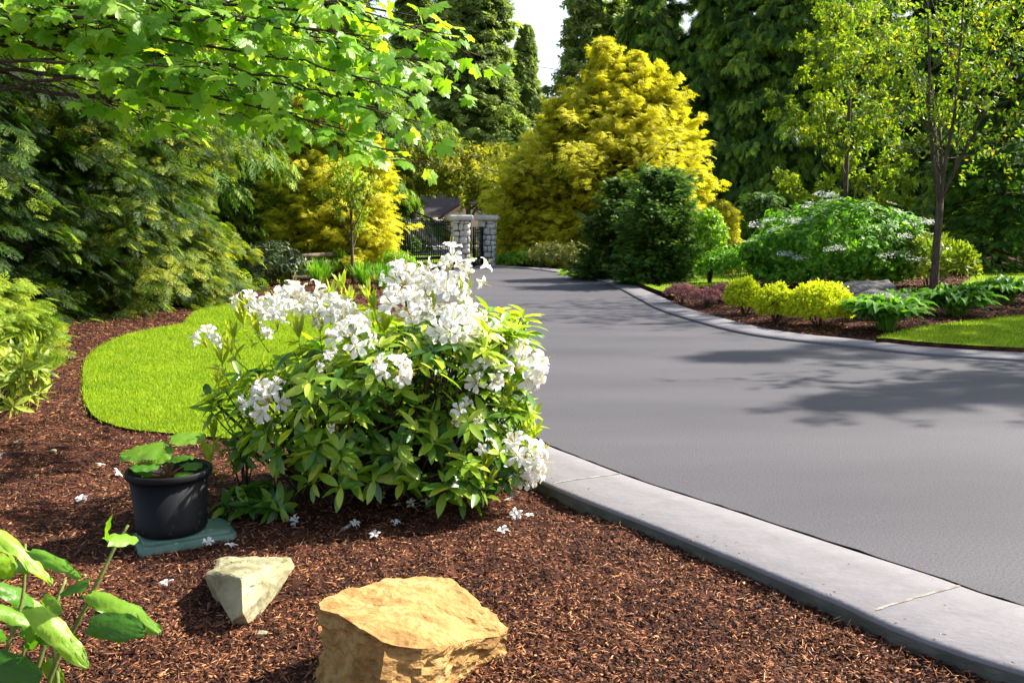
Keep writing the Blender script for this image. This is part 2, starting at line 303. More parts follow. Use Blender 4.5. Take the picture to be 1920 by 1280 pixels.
# asphalt: fine aggregate speckle over broad tone bands
def asphalt_mat():
    m, nt, out = new_mat('asphalt')
    tc = N(nt, 'ShaderNodeTexCoord')
    a = N(nt, 'ShaderNodeTexNoise', Scale=.55, Detail=4.0); mp = N(nt, 'ShaderNodeMapping'); mp.inputs['Scale'].default_value = (.5, 1.6, 1); mp.inputs['Rotation'].default_value = (0, 0, R(-25))
    nt.links.new(tc.outputs['Object'], mp.inputs[0]); nt.links.new(mp.outputs[0], a.inputs['Vector'])
    base = ramp(nt, [(.3, (.054, .052, .060)), (.7, (.082, .077, .086))], a.outputs['Fac'])
    v = N(nt, 'ShaderNodeTexNoise', Scale=95.0, Detail=4.0); nt.links.new(tc.outputs['Object'], v.inputs['Vector'])
    sp = ramp(nt, [(.30, (.35, .35, .37)), (.45, (.9, .9, .9)), (.6, (1.08, 1.07, 1.06)), (.74, (2.0, 1.95, 1.85))], v.outputs['Fac'])
    mx = N(nt, 'ShaderNodeMix', data_type='RGBA', blend_type='MULTIPLY'); mx.inputs[0].default_value = 1
    nt.links.new(base, mx.inputs[6]); nt.links.new(sp, mx.inputs[7])
    p = N(nt, 'ShaderNodeBsdfPrincipled', Roughness=.75); p.inputs['Specular IOR Level'].default_value = .35
    nt.links.new(mx.outputs[2], p.inputs['Base Color'])
    bp = N(nt, 'ShaderNodeBump', Strength=.22, Distance=.004); nt.links.new(v.outputs['Fac'], bp.inputs['Height']); nt.links.new(bp.outputs[0], p.inputs['Normal'])
    nt.links.new(p.outputs[0], out.inputs[0]); return m
M['asphalt'] = asphalt_mat()

# ------------------------------------------------------------------ curves of the drive (traced on the ground plane)
def catmull(P, n):
    P = np.asarray(P, float); P = np.vstack([2 * P[0] - P[1], P, 2 * P[-1] - P[-2]]); out = []
    for i in range(1, len(P) - 2):
        for t in np.linspace(0, 1, n, endpoint=False):
            a, b, c, d = P[i - 1], P[i], P[i + 1], P[i + 2]
            out.append(.5 * ((2 * b) + (c - a) * t + (2 * a - 5 * b + 4 * c - d) * t * t + (3 * b - a - 3 * c + d) * t ** 3))
    out.append(P[-2]); return np.array(out)
def resample(P, n):
    d = np.concatenate([[0], np.cumsum(np.linalg.norm(np.diff(P, axis=0), axis=1))]); s = np.linspace(0, d[-1], n)
    return np.stack([np.interp(s, d, P[:, k]) for k in range(P.shape[1])], 1)
def gp(L_): return [G(*p)[:2] for p in L_]
nearA = gp([(776, 508), (800, 545), (842, 600), (890, 675), (943, 770), (1012, 826), (1086, 858), (1205, 903), (1367, 955), (1487, 995), (1606, 1034), (1747, 1079), (1920, 1136)])
nearA += [np.array((2.62, 2.95)), np.array((3.6, 1.9)), np.array((5.2, .3)), np.array((7, -1.2))]
nearA = resample(catmull(nearA, 10), 400)
def offset(P, d):
    t = nrm(np.gradient(P, axis=0)); return P + d * np.stack([t[:, 1], -t[:, 0]], 1)
KW = .56
wv = np.interp(nearA[:, 1], [2.2, 2.9, 3.6, 4.2, 5.2], [.72, .67, .61, .56, .53])
def offset_v(P, d): t = nrm(np.gradient(P, axis=0)); return P + d[:, None] * np.stack([t[:, 1], -t[:, 0]], 1)
nearB = offset_v(nearA, wv)              # mulch-side edge of the near kerb
if nearB[200][0] > nearA[200][0]: nearB = offset_v(nearA, -wv)
farA = gp([(888, 500), (963, 503), (1021, 508), (1089, 519), (1140, 532), (1200, 563), (1237, 582), (1312, 606), (1387, 625), (1462, 637), (1537, 645), (1612, 653), (1687, 662), (1800, 671), (1920, 678)])
farA += [np.array((7.5, 9.1)), np.array((10, 7.9)), np.array((14, 5.5))]
farA = resample(catmull(farA, 10), 400)
farB = offset(farA, -.5)
if farB[200][1] < farA[200][1]: farB = offset(farA, .5)

def poly_sheet(name, pts, z, mat, dens=None):
    pts = [(p[0], p[1], z) for p in pts]; tri = tessellate_polygon([[Vector(p) for p in pts]])
    mb = MB(); mb.add(pts, [tuple(t) for t in tri]); return mb.build(name, mat)
def inpoly(x, y, poly):
    ins = np.zeros(x.shape, bool); P = np.asarray(poly); j = len(P) - 1
    for i in range(len(P)):
        xi, yi = P[i][:2]; xj, yj = P[j][:2]
        c = ((yi > y) != (yj > y)) & (x < (xj - xi) * (y - yi) / (yj - yi + 1e-12) + xi); ins ^= c; j = i
    return ins
def pdist(x, y, poly):
    d = np.full(x.shape, 1e9); P = np.asarray(poly)
    for a, b in zip(P[:-1], P[1:]):
        ab = b - a; L2 = ab @ ab + 1e-12; t = np.clip(((x - a[0]) * ab[0] + (y - a[1]) * ab[1]) / L2, 0, 1)
        d = np.minimum(d, np.hypot(x - a[0] - t * ab[0], y - a[1] - t * ab[1]))
    return d
rng0 = np.random.default_rng(5)
lawnL = catmull(gp([(155, 700), (158, 738), (175, 768), (215, 786), (262, 795), (330, 801), (400, 807), (470, 814), (600, 822), (740, 818), (830, 780), (815, 700), (790, 640), (750, 595), (700, 575), (620, 558), (520, 557), (450, 562), (400, 569), (368, 578), (352, 592), (342, 601), (300, 609), (240, 621), (190, 641), (160, 668), (155, 700)]), 8)
lawnR = catmull(gp([(1642, 648), (1700, 631), (1780, 618), (1860, 609), (1920, 603), (2050, 596), (2300, 596)]), 6)
fb = farB[(farB[:, 0] > G(1642, 644)[0]) & (farB[:, 0] < 13)]
lawnR = np.vstack([lawnR, [[13, fb[-1][1]]], fb[::-1]])
lawnF = catmull(gp([(1800, 548), (1835, 520), (1880, 508), (1920, 504), (2100, 500), (2500, 500), (2500, 545), (2100, 560), (1950, 553), (1870, 550), (1800, 548)]), 6)
fc = farB[(farB[:, 0] > G(1222, 560)[0]) & (farB[:, 0] < G(1262, 573)[0])]
lawnM = np.vstack([fc, catmull(gp([(1262, 566), (1290, 550), (1340, 546), (1420, 532), (1520, 520), (1520, 480), (1380, 478), (1310, 500), (1268, 530), (1235, 548)]), 5)])
farB_s = farB[::8]; nearB_s = nearB[::8]
def gheight(x, y):
    """mulch level: below the near kerb, banked up behind the far kerb"""
    h = np.full(x.shape, -.065)
    side = (x > np.interp(y, farB[::-1][:, 1], farB[::-1][:, 0], left=99, right=99))
    d = pdist(x, y, farB_s)
    m = beyond(x, y) & (y < 31)
    h = np.where(m, -.09 + np.clip(d, 0, 2.2) / 2.2 * .11 + .095, h)
    for P, zz in ((lawnR, .03), (lawnF, .06), (lawnM, .06)): h = np.where(inpoly(x, y, P), zz, h)
    return h
bedpoly = np.vstack([farB, [[60, 5.5], [60, 34], [farB[0][0], 34]]])
def beyond(x, y): return inpoly(x, y, bedpoly)

# ------------------------------------------------------------------ ground
def ground():
    def axis(lo, hi, c, step, n0, g):
        a = [0]; s = step
        for i in range(2000):
            if i > n0: s *= g
            a.append(a[-1] + s)
            if a[-1] > max(abs(lo - c), abs(hi - c)): break
        a = np.array(a); return np.unique(np.clip(np.concatenate([c - a[::-1], c + a]), lo, hi))
    xs = axis(-900, 900, -.6, .035, 90, 1.03); ys = axis(-60, 1200, 4.5, .035, 75, 1.03)
    X, Y = np.meshgrid(xs, ys); Z = gheight(X, Y)
    road = np.vstack([nearA, farA[::-1]]); amp = np.ones_like(X) * (np.abs(X) < 14) * (Y < 30)
    mask = ~inpoly(X, Y, road); dn = np.clip(pdist(X, Y, nearB_s) / .25, 0, 1)
    nz = np.zeros_like(X); ii = np.argwhere((np.abs(X) < 14) & (Y < 30) & (Y > 1))
    for i, j in ii:
        x, y = X[i, j], Y[i, j]
        nz[i, j] = .022 * noise.noise((x * 1.3, y * 1.3, 0)) + .014 * noise.noise((x * 5, y * 5, 3)) + .011 * noise.noise((x * 14, y * 14, 7))
    for P in (lawnL, lawnR, lawnF, lawnM): nz = np.where(inpoly(X, Y, P), -.03, nz)
    nz = nz + .02 * (1 - dn) * (Y < 8)
    Z = Z + np.where(mask, nz, -.01)
    mb = MB(); ny, nx = X.shape
    idx = np.arange(ny * nx).reshape(ny, nx); q = np.stack([idx[:-1, :-1], idx[:-1, 1:], idx[1:, 1:], idx[1:, :-1]], -1).reshape(-1, 4)
    mb.v.append(np.stack([X, Y, Z], -1).reshape(-1, 3)); mb.li.append(q.reshape(-1)); mb.tot.append(np.full(len(q), 4)); mb.mi.append(np.zeros(len(q), int)); mb.var.append(np.full(ny * nx, .5)); mb.n = ny * nx
    o = mb.build('ground', M['mulch'], smooth=True); tag(o, kind='structure')
ground()
# asphalt with a ragged edge a finger short of the kerbs
rag = rng0.normal(0, .004, len(nearA)); ga = offset(nearA, 0) + nrm(nearA - nearB) * (.022 + rag * 1.3)[:, None]
gf = farA + nrm(farA - farB) * .02
road = poly_sheet('driveway', np.vstack([ga, gf[::-1]]), 0, M['asphalt']); tag(road, kind='structure')
def kerb(name, A, B, top, bot, joints):
    mb = MB(); n = len(A); prof = [(0, -.12), (0, -.026), (.012, -.017), (.3, -.010), (.6, -.004), (.955, 0), (.985, -.006), (1, -.02), (1, bot)]
    rows = []
    dj = {}
    for i in range(n):
        for t, z in prof:
            p = A[i] * (1 - t) + B[i] * t; rows.append((p[0], p[1], top + z))
    k = len(prof); f = []
    for i in range(n - 1):
        for j in range(k - 1):
            a = i * k + j; f.append((a, a + 1, a + k + 1, a + k))
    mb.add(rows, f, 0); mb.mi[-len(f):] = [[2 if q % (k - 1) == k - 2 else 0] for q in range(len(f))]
    for jt in joints:                  # rough mortar joints across the slab
        a, b = A[jt], B[jt]; m = 14; ps = []
        for q in range(m + 1):
            t = .01 + .975 * q / m; p = a * (1 - t) + b * t; tx = nrm(A[jt + 1] - A[jt]); wob = .012 * noise.noise((q * .9, jt, 0)); p = p + tx * wob
            wd = .006 + .005 * abs(noise.noise((q * 1.7, jt, 4))); ps += [(p[0] - tx[0] * wd, p[1] - tx[1] * wd, top + .0028 + float(np.interp(t, [0, .012, .3, .6, .955, 1], [-.02, -.017, -.010, -.004, 0, -.018]))), (p[0] + tx[0] * wd, p[1] + tx[1] * wd, top + .0028 + float(np.interp(t, [0, .012, .3, .6, .955, 1], [-.02, -.017, -.010, -.004, 0, -.018])))]
        mb.add(ps, [(2 * q, 2 * q + 1, 2 * q + 3, 2 * q + 2) for q in range(m)], 1)
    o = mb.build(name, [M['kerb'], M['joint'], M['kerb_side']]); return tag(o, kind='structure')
# find the joint near (1700,1130)
jt = int(np.argmin(np.linalg.norm(nearA - G(1800, 1100)[:2], axis=1)))
st = int(round(2.1 / np.linalg.norm(nearA[1] - nearA[0])))
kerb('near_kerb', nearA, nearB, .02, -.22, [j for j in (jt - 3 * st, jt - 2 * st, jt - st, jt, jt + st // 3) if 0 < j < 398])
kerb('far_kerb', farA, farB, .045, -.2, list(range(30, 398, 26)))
# lawns
def lawn(name, poly, z, mat=None):
    mb = MB(); pts = [(p[0], p[1]) for p in (poly[:-1] if np.allclose(poly[0], poly[-1]) else poly)]
    n = len(pts); tri = tessellate_polygon([[Vector((p[0], p[1], 0)) for p in pts]])
    mb.add([(x, y, z) for x, y in pts], [tuple(t) for t in tri]); mb.add([(x, y, z) for x, y in pts] + [(x, y, z - .1) for x, y in pts], [(i, (i + 1) % n, n + (i + 1) % n, n + i) for i in range(n)], 1)
    o = mb.build(name, [M['grass_base'], M['mulch']]); return tag(o, kind='structure')
lawn('left_lawn', lawnL, -.045); lawn('right_lawn', lawnR, .095); lawn('far_right_lawn', lawnF, .15); lawn('middle_lawn', lawnM, .12)
# concrete strip at the gate, verge and street beyond it
ap = poly_sheet('entrance_apron', gp([(760, 503), (880, 500.5), (985, 504), (965, 499), (935, 496.5), (880, 496), (760, 499)]), .004, M['conc']); tag(ap, kind='structure')
vg = poly_sheet('verge', gp([(380, 493.5), (1500, 493.5), (1500, 478), (380, 478)]), -.02, M['grass_base']); tag(vg, kind='structure')
stt = poly_sheet('street', gp([(200, 477), (1700, 477), (1700, 456), (200, 456)]), -.01, M['street']); tag(stt, kind='structure')
v2 = poly_sheet('far_verge', gp([(300, 455.6), (1600, 455.6), (1500, 437), (400, 437)]), -.015, M['grass_base']); tag(v2, kind='structure')

# grass blades
def blades(name, poly, z, n, h, seed):
    rng = np.random.default_rng(seed); P = np.asarray(poly); lo, hi = P.min(0), P.max(0)
    hi = np.minimum(hi, (24, 40)); x = rng.uniform(lo[0], hi[0], n * 2); u = rng.uniform(0, 1, n * 2)
    y = lo[1] * (hi[1] / lo[1]) ** u if lo[1] > 1 else rng.uniform(lo[1], hi[1], n * 2)
    m = inpoly(x, y, P) & (np.abs(x) < y * .66 + .3); x, y = x[m][:n], y[m][:n]; n = len(x)
    T = (np.array([(-.5, 0, 0), (.5, 0, 0), (.25, .6, .06), (-.25, .6, .06), (0, 1, .25)]), [(0, 1, 2, 3), (3, 2, 4)])
    d = np.stack([rng.normal(0, .38, n), rng.normal(0, .38, n), np.ones(n)], 1); Mx = frames(d, rng.normal(0, 1, (n, 3))); x = x + rng.normal(0, .016, n); y = y + rng.normal(0, .016, n)
    s = h * rng.uniform(.6, 1.25, n); wd = .0028 * (1 + y / 6); sc_ = np.stack([wd, s, s], 1)
    mb = MB(); mb.inst(T, np.stack([x, y, np.full(n, z)], 1), Mx, sc_, 0, rng.beta(2, 2, n)); return mb.build(name, M['grass'])
tag(blades('lawn_grass', lawnL, -.046, 170000, .035, 1), 'bright sunlit mown grass of the curved lawn behind the white rhododendron', 'grass', kind='stuff')
tag(blades('lawn_grass', lawnR, .094, 60000, .04, 2), 'shaded mown grass along the far kerb at the right edge', 'grass', kind='stuff')
tag(blades('lawn_grass', lawnF, .149, 20000, .05, 3), 'grass strip under the dark spruce at the far right', 'grass', kind='stuff')
tag(blades('lawn_grass', lawnM, .119, 20000, .05, 4), 'small patch of grass beside the dark thuja hedge and heather', 'grass', kind='stuff')

# bark chips
def chips():
    rng = np.random.default_rng(9); n = 400000
    u = rng.uniform(0, 1, n); y = 2.2 * (26 / 2.2) ** (u ** 1.25); x = rng.uniform(-1, .72, n) * (y * .85 + .6)
    road_ = np.vstack([nearB, farB[::-1]]); m = ~inpoly(x, y, road_)
    for P in (lawnL, lawnR, lawnF, lawnM): m &= ~inpoly(x, y, P)
    x, y = x[m], y[m]; n = len(x)
    z = gheight(x, y) + .02 * (1 - np.clip(pdist(x, y, nearB_s) / .25, 0, 1)) * (y < 8)
    z = z + np.array([.022 * noise.noise((a * 1.3, b * 1.3, 0)) + .014 * noise.noise((a * 5, b * 5, 3)) + .011 * noise.noise((a * 14, b * 14, 7)) for a, b in zip(x, y)]) + rng.uniform(-.004, .012, n)
    T = (np.array([(-.5, 0, 0), (.5, .05, 0), (.4, .5, .10), (-.45, .55, .08), (.2, 1, 0), (-.3, .92, .02), (0, .5, -.3)]), [(0, 1, 2, 3), (3, 2, 4, 5), (0, 6, 1), (4, 6, 5), (0, 3, 5, 6)])
    a = rng.uniform(0, 2 * np.pi, n); d = np.stack([np.cos(a), np.sin(a), rng.normal(0, .28, n)], 1)
    up = np.stack([rng.normal(0, .45, n), rng.normal(0, .45, n), np.ones(n)], 1); Mx = frames(d, up)
    kind = rng.random(n); far = 1 + np.clip(y - 5, 0, 20) / 7
    Ln = np.where(kind < .45, rng.uniform(.018, .052, n), rng.uniform(.009, .026, n)) * far; wd = np.where(kind < .45, rng.uniform(.002, .0045, n), rng.uniform(.005, .013, n)) * far
    big = rng.random(n) < .012; Ln = np.where(big, Ln * 1.6, Ln); wd = np.where(big, wd * 1.5, wd)
    var = np.where(kind < .45, rng.beta(2.2, 1.5, n), rng.beta(1.2, 2.8, n))
    mb = MB(); mb.inst(T, np.stack([x, y, z], 1), Mx, np.stack([wd, Ln, wd], 1), 0, var)
    tag(mb.build('bark_mulch', M['chips']), 'reddish brown shredded bark mulch covering the planting beds', 'mulch', kind='stuff')
chips()

def debris():
    rng = np.random.default_rng(31); n = 900; u = rng.random(n); y = 3 * 6 ** u; x = rng.uniform(-.3, .62, n) * y
    poly = np.vstack([nearB, farA[::-1]]); m = inpoly(x, y, poly); m &= (rng.random(n) < np.exp(-np.minimum(pdist(x, y, nearB_s), 2) / .35) + .14); x, y = x[m], y[m]; n = len(x)
    onk = inpoly(x, y, np.vstack([nearA, nearB[::-1]])); z = np.where(onk, .014, .004); a = rng.uniform(0, 6.28, n); T = T_oval(.4, ((0, .2), (.5, 1), (1, 0)), .3, .2); s_ = rng.uniform(.006, .022, n)
    mb = MB(); mb.inst(T, np.stack([x, y, z], 1), frames(np.stack([np.cos(a), np.sin(a), 0 * a], 1), np.array((0, 0, 1.)) + rng.normal(0, .2, (n, 3))), s_, 0, rng.beta(2, 2, n))
    n = 700; i = rng.integers(90, 398, n); wv_ = np.linalg.norm(nearB - nearA, axis=1)[i]; f_ = 1 - rng.exponential(.05, n) / wv_; ok = f_ > .3; i = i[ok]; f_ = f_[ok]; n = len(i); P = nearA[i] * (1 - f_)[:, None] + nearB[i] * f_[:, None] + rng.normal(0, .012, (n, 2)); a = rng.uniform(0, 6.28, n)
    mb.inst(T, np.column_stack([P, np.full(n, .021)]), frames(np.stack([np.cos(a), np.sin(a), 0 * a], 1), np.array((0, 0, 1.)) + rng.normal(0, .3, (n, 3))), np.column_stack([rng.uniform(.008, .02, n), rng.uniform(.008, .03, n), np.full(n, .02)]), 0, rng.beta(1.6, 1.8, n))
    tag(mb.build('leaf_litter', M['chips']), 'tiny scattered bark and leaf bits on the kerb and drive', 'litter', kind='stuff')
debris()
# ------------------------------------------------------------------ rocks
def rock(name, pts, mat, label, cat, seed=0, cuts=5, amp=.012, bev=.02, group=None, fr=9):
    bm = bmesh.new(); c = np.mean(np.asarray(pts), 0); c[2] = min(p[2] for p in pts)
    for p in pts: bm.verts.new(Vector(np.asarray(p) - c))
    r = bmesh.ops.convex_hull(bm, input=bm.verts[:])
    bmesh.ops.delete(bm, geom=[g for g in r['geom_interior'] if isinstance(g, bmesh.types.BMVert)], context='VERTS')
    bmesh.ops.dissolve_limit(bm, angle_limit=R(6), verts=bm.verts[:], edges=bm.edges[:])
    bmesh.ops.bevel(bm, geom=bm.edges[:] + bm.verts[:], offset=bev, segments=2, affect='EDGES', profile=.6, clamp_overlap=True)
    bmesh.ops.triangulate(bm, faces=bm.faces[:])
    tgt = max((max(p[i] for p in pts) - min(p[i] for p in pts)) for i in range(3)) / 34
    for _ in range(cuts):
        es = [e for e in bm.edges if e.calc_length() > tgt * 1.5]
        if not es: break
        bmesh.ops.subdivide_edges(bm, edges=es, cuts=1); bmesh.ops.triangulate(bm, faces=[f for f in bm.faces if len(f.verts) > 3])
    bm.normal_update()
    for v in bm.verts:
        p = v.co * fr + Vector((seed * 7.1, 0, 0))
        k = noise.noise(p * .35) * 1.6 + noise.noise(p) * .8 + noise.noise(p * 3) * .3 - max(0, noise.noise(p * 1.3) - .25) * 2
        v.co += v.normal * amp * k
    me = bpy.data.meshes.new(name); bm.to_mesh(me); bm.free(); me.materials.append(mat)
    o = bpy.data.objects.new(name, me); COL.objects.link(o); o.location = c
    return tag(o, label, cat, group)
def finish_rock(name, bm, c, mat, label, seed, amp, fr, group=None, size=.6):
    bmesh.ops.triangulate(bm, faces=bm.faces[:])
    for _ in range(6):
        es = [e for e in bm.edges if e.calc_length() > size / 34 * 1.4]
        if not es: break
        bmesh.ops.subdivide_edges(bm, edges=es, cuts=1); bmesh.ops.triangulate(bm, faces=[f for f in bm.faces if len(f.verts) > 3])
    bmesh.ops.recalc_face_normals(bm, faces=bm.faces[:]); bm.normal_update()
    for v in bm.verts:
        p = v.co * fr + Vector((seed * 7.1, 0, 0)); fl = max(0, v.normal.z) ** 2; q = Vector((p.x, p.y, p.z * 2.6))
        k = (noise.noise(p * .5) * 1.2 + noise.noise(q) * .9) * (1 - .65 * fl) + noise.noise(q * 3) * .3 - max(0, noise.noise(q * 1.6) - .2) * 2.2 * (1 - .6 * fl)
        v.co += v.normal * amp * k
    me = bpy.data.meshes.new(name); bm.to_mesh(me); bm.free(); me.materials.append(mat)
    o = bpy.data.objects.new(name, me); COL.objects.link(o); o.location = c; return tag(o, label, 'rock', group)
def boulder():
    top = [G(598, 1130, .21), G(640, 1108, .215), G(720, 1086, .20), G(790, 1077, .18), G(848, 1086, .16), G(880, 1112, .13), G(912, 1143, .09), G(952, 1178, .04), G(938, 1192, .03), G(880, 1198, .09), G(838, 1212, .13), G(790, 1216, .16), G(720, 1203, .195), G(668, 1172, .215), G(634, 1150, .215), G(603, 1143, .20)]
    # outward factor and height of each lower ring, per point
    f1 = [1.02, 1.02, 1.02, 1.02, 1.02, 1.03, 1.03, 1.0, .98, .96, .97, 1.02, 1.03, 1.0, .97, .98]
    f2 = [.97, 1.05, 1.08, 1.08, 1.08, 1.06, 1.04, 1.0, .93, .88, .90, 1.06, 1.12, 1.08, 1.0, .93]
    f3 = [1.22, 1.14, 1.12, 1.12, 1.12, 1.08, 1.04, 1.0, .92, .84, .86, 1.10, 1.24, 1.30, 1.34, 1.30]
    top = np.array(top); c = top.mean(0); c[2] = -.1; P = top - c; n = len(P); bm = bmesh.new(); rings = []
    for f, zz in (([1] * n, 1.0), (f1, .86), (f2, .5), (f3, .0)):
        rr = []
        for i in range(n): q = P[i].copy(); q[:2] *= f[i]; q[2] = P[i][2] * zz - (.05 if zz == 0 else 0); rr.append(bm.verts.new(q))
        rings.append(rr)
    ctr = bm.verts.new((0.02, 0.03, P[:, 2].mean() + .025))
    for i in range(n):
        bm.faces.new((rings[0][i], ctr, rings[0][(i + 1) % n]))
        for k in range(3): bm.faces.new((rings[k][i], rings[k][(i + 1) % n], rings[k + 1][(i + 1) % n], rings[k + 1][i]))
    finish_rock('boulder', bm, c, M['yellow_stone'], 'large flat topped yellow sandstone boulder in the foreground mulch', 3, .015, 15)
boulder()
rock('stone', [G(388, 1078, .06), G(402, 1070, .08), G(440, 1056, .07), G(490, 1054, .07), G(545, 1044, .06), G(553, 1062, .02), G(452, 1084, .13), G(470, 1100, .09), G(535, 1090, -.09), G(506, 1125, -.1), G(478, 1160, -.08), G(472, 1180, -.09), G(440, 1182, -.1), G(432, 1165, -.03), G(405, 1120, -.03), G(395, 1105, -.12), G(540, 1060, -.12), G(420, 1040, -.14), G(455, 1150, .02)],
     M['pale_stone'], 'smaller pale angular stone left of the big yellow boulder', 'rock', 5, 6, .008, .004, fr=16)
def rand_rock(name, c, s, seed, mat, label, group=None, n=16):
    rng = np.random.default_rng(seed); d = nrm(rng.normal(0, 1, (n, 3))); d = np.vstack([d, [[.8, .6, .35], [-.8, .5, .4], [.7, -.7, .4], [-.7, -.6, .35]]])
    p = np.sign(d) * np.abs(d) ** .7 * np.asarray(s) / 2 + np.asarray(c); p[:, 2] = np.maximum(p[:, 2], c[2] - s[2] * .3)
    return rock(name, list(p), mat, label, 'rock', seed, 5, max(s) * .018, max(s) * .035, group, fr=3.2 / max(s) * 1.6)
gr = 'grey boulders in the planting beds'
c = G(1618, 565, .15); rand_rock('boulder', (c[0], c[1], .28), (1.15, .7, .58), 11, M['grey_stone'], 'flat grey boulder behind the golden spirea beside the flowering viburnum', gr)
c = G(1668, 592, .15); rand_rock('boulder', (c[0] - .1, c[1] + .1, .25), (.85, .7, .72), 12, M['grey_stone'], 'rounded grey boulder between the golden spirea and the nearest hosta', gr)
c = G(992, 498); rand_rock('boulder', (c[0], c[1], .12), (1.35, .9, .6), 14, M['grey_stone'], 'low pale grey boulder beside the drive to the right of the gate pillars', gr)
c = G(1022, 494); rand_rock('boulder', (c[0] + .5, c[1] + .5, .12), (.9, .8, .45), 15, M['grey_stone'], 'small grey boulder half hidden below the pinkish shrub near the gate', gr)
# tiny stone in mulch
for i, (px, py, lb) in enumerate([(100, 845, 'small pale pebble lying in the mulch left of the pot'), (492, 1188, 'small brown pebble in the mulch below the pale stone')]):
    rand_rock('pebble', G(px, py, -.05), (.045, .035, .025), 30 + i, M['pale_stone'], lb, 'pebbles in the mulch')

# ------------------------------------------------------------------ foliage builders
def cross_basis(d):
    a = nrm(np.cross(d, np.broadcast_to(np.array((.3, .2, 1.)), d.shape) + 1e-4)); return a, np.cross(d, a)
def whorl(mb, rng, P, Dn, K, T, size, a=.5, b=1., up=.1, back=.3, var=(2, 2), mi=0, sj=.25, vbias=None, wide=1.):
    n = len(P); a1, b1 = cross_basis(Dn); ph = rng.uniform(0, 2 * np.pi, (n, 1)) + np.arange(K)[None] * 2.4 + rng.normal(0, .3, (n, K))
    f = rng.uniform(0, 1, (n, K)); f[:, 0] = 0
    rad = np.cos(ph)[..., None] * a1[:, None] + np.sin(ph)[..., None] * b1[:, None]
    d = Dn[:, None] * (a * rng.uniform(.4, 1.4, (n, K)) * (1 - .5 * f))[..., None] + rad * b; d[..., 2] += up
    pos = P[:, None] - Dn[:, None] * (f * back)[..., None]
    d = nrm(d.reshape(-1, 3)); upv = Dn[:, None] * .8 + np.array((0, 0, .6)) + rng.normal(0, .35, (n, K, 3))
    s = size * rng.uniform(1 - sj, 1 + sj, n * K); vv = rng.beta(var[0], var[1], n * K)
    if vbias is not None: vv = np.clip(vv + np.repeat(vbias, K), 0, 1)
    mb.inst(T, pos.reshape(-1, 3), frames(d, upv.reshape(-1, 3)), np.stack([s * wide, s, s], 1), mi, vv)
def dome(rng, n, rx, ry, h, cz=.45, shell=.75, low=-.25):
    """points and outward directions of shoots through a mound"""
    u = rng.uniform(low, 1, n); ph = rng.uniform(0, 2 * np.pi, n); s = np.sqrt(np.clip(1 - u * u, 0, 1))
    d = np.stack([s * np.cos(ph), s * np.sin(ph), u], 1); r = shell + (1 - shell) * rng.random(n) ** .6
    lump = np.array([1 + .17 * noise.noise(Vector(q) * 2.1 + Vector((rx * 9, h * 5, 0))) for q in d])
    zc = h * cz; P = d * (r * lump)[:, None] * np.array((rx, ry, 1)); P[:, 2] = zc + P[:, 2] * np.where(u > 0, h - zc, zc)
    nn = nrm(d / np.array((rx, ry, h * .6)) + rng.normal(0, .25 / max(rx, .3), (n, 3))); return P, nn
def bush(name, label, cat, loc, rx, ry, h, n, K, T, size, mat, seed=0, group=None, a=.6, b=1., up=.15, back=.15, var=(2, 2), stems=14, stem_mat=None, shell=.7, low=-.3, cz=.45, rz=0, var_mi=0, extra=None, sr=.008, leafname='foliage'):
    rng = np.random.default_rng(seed); t = thing(name, label, cat, loc, rz, group)
    P, Dn = dome(rng, n, rx, ry, h, cz, shell, low); mb = MB()
    whorl(mb, rng, P, Dn, K, T, size, a, b, up, back, var); mb.build(leafname, mat, t)
    if stems:
        ms = MB()
        for i in range(stems):
            p = P[i] * .93; b0 = np.array((p[0] * .08, p[1] * .08, -.03)); m = b0 * .5 + p * .5 + np.array((p[0] * -.12, p[1] * -.12, .05 * h))
            ms.tube(catmull([b0, m, p], 4), np.linspace(sr, sr * .4, 9), 4)
        ms.build('stem', stem_mat or M['bark'], t)
    if extra: extra(t, rng, P, Dn)
    return t
def arch_clump(name, label, cat, loc, n, Lr, wd, mat, seed, group=None, spread=1., T=None, petiole=.0):
    rng = np.random.default_rng(seed); t = thing(name, label, cat, loc, 0, group); mb = MB()
    if T is None:
        seg = 6; v = []; f = []
        for i in range(seg + 1):
            s = i / seg; y = math.sin(s * 1.9) / 1.9 * 1.1; z = s * 1.75 - 1.0 * s ** 2.6; w_ = (1 - s ** 2) * .5 + .02
            v += [(-w_, y, z), (0, y, z - .2 * w_ * .1), (w_, y, z)]
        for i in range(seg):
            a = 3 * i; f += [(a, a + 1, a + 4, a + 3), (a + 1, a + 2, a + 5, a + 4)]
        T = (np.array(v), f)
    ph = rng.uniform(0, 2 * np.pi, n); d = np.stack([np.cos(ph), np.sin(ph), np.zeros(n)], 1)
    sp = rng.uniform(.15, 1, n) * spread; l = rng.uniform(*Lr, n)
    Mx = frames(d, np.broadcast_to(np.array((0, 0, 1.)), d.shape).copy())
    mb.inst(T, d * rng.uniform(0, .12, n)[:, None] * spread, Mx, np.stack([np.full(n, wd), l * sp, l * (1.1 - .35 * sp)], 1), 0, rng.beta(2, 2, n))
    mb.build('foliage', mat, t, smooth=True); return t

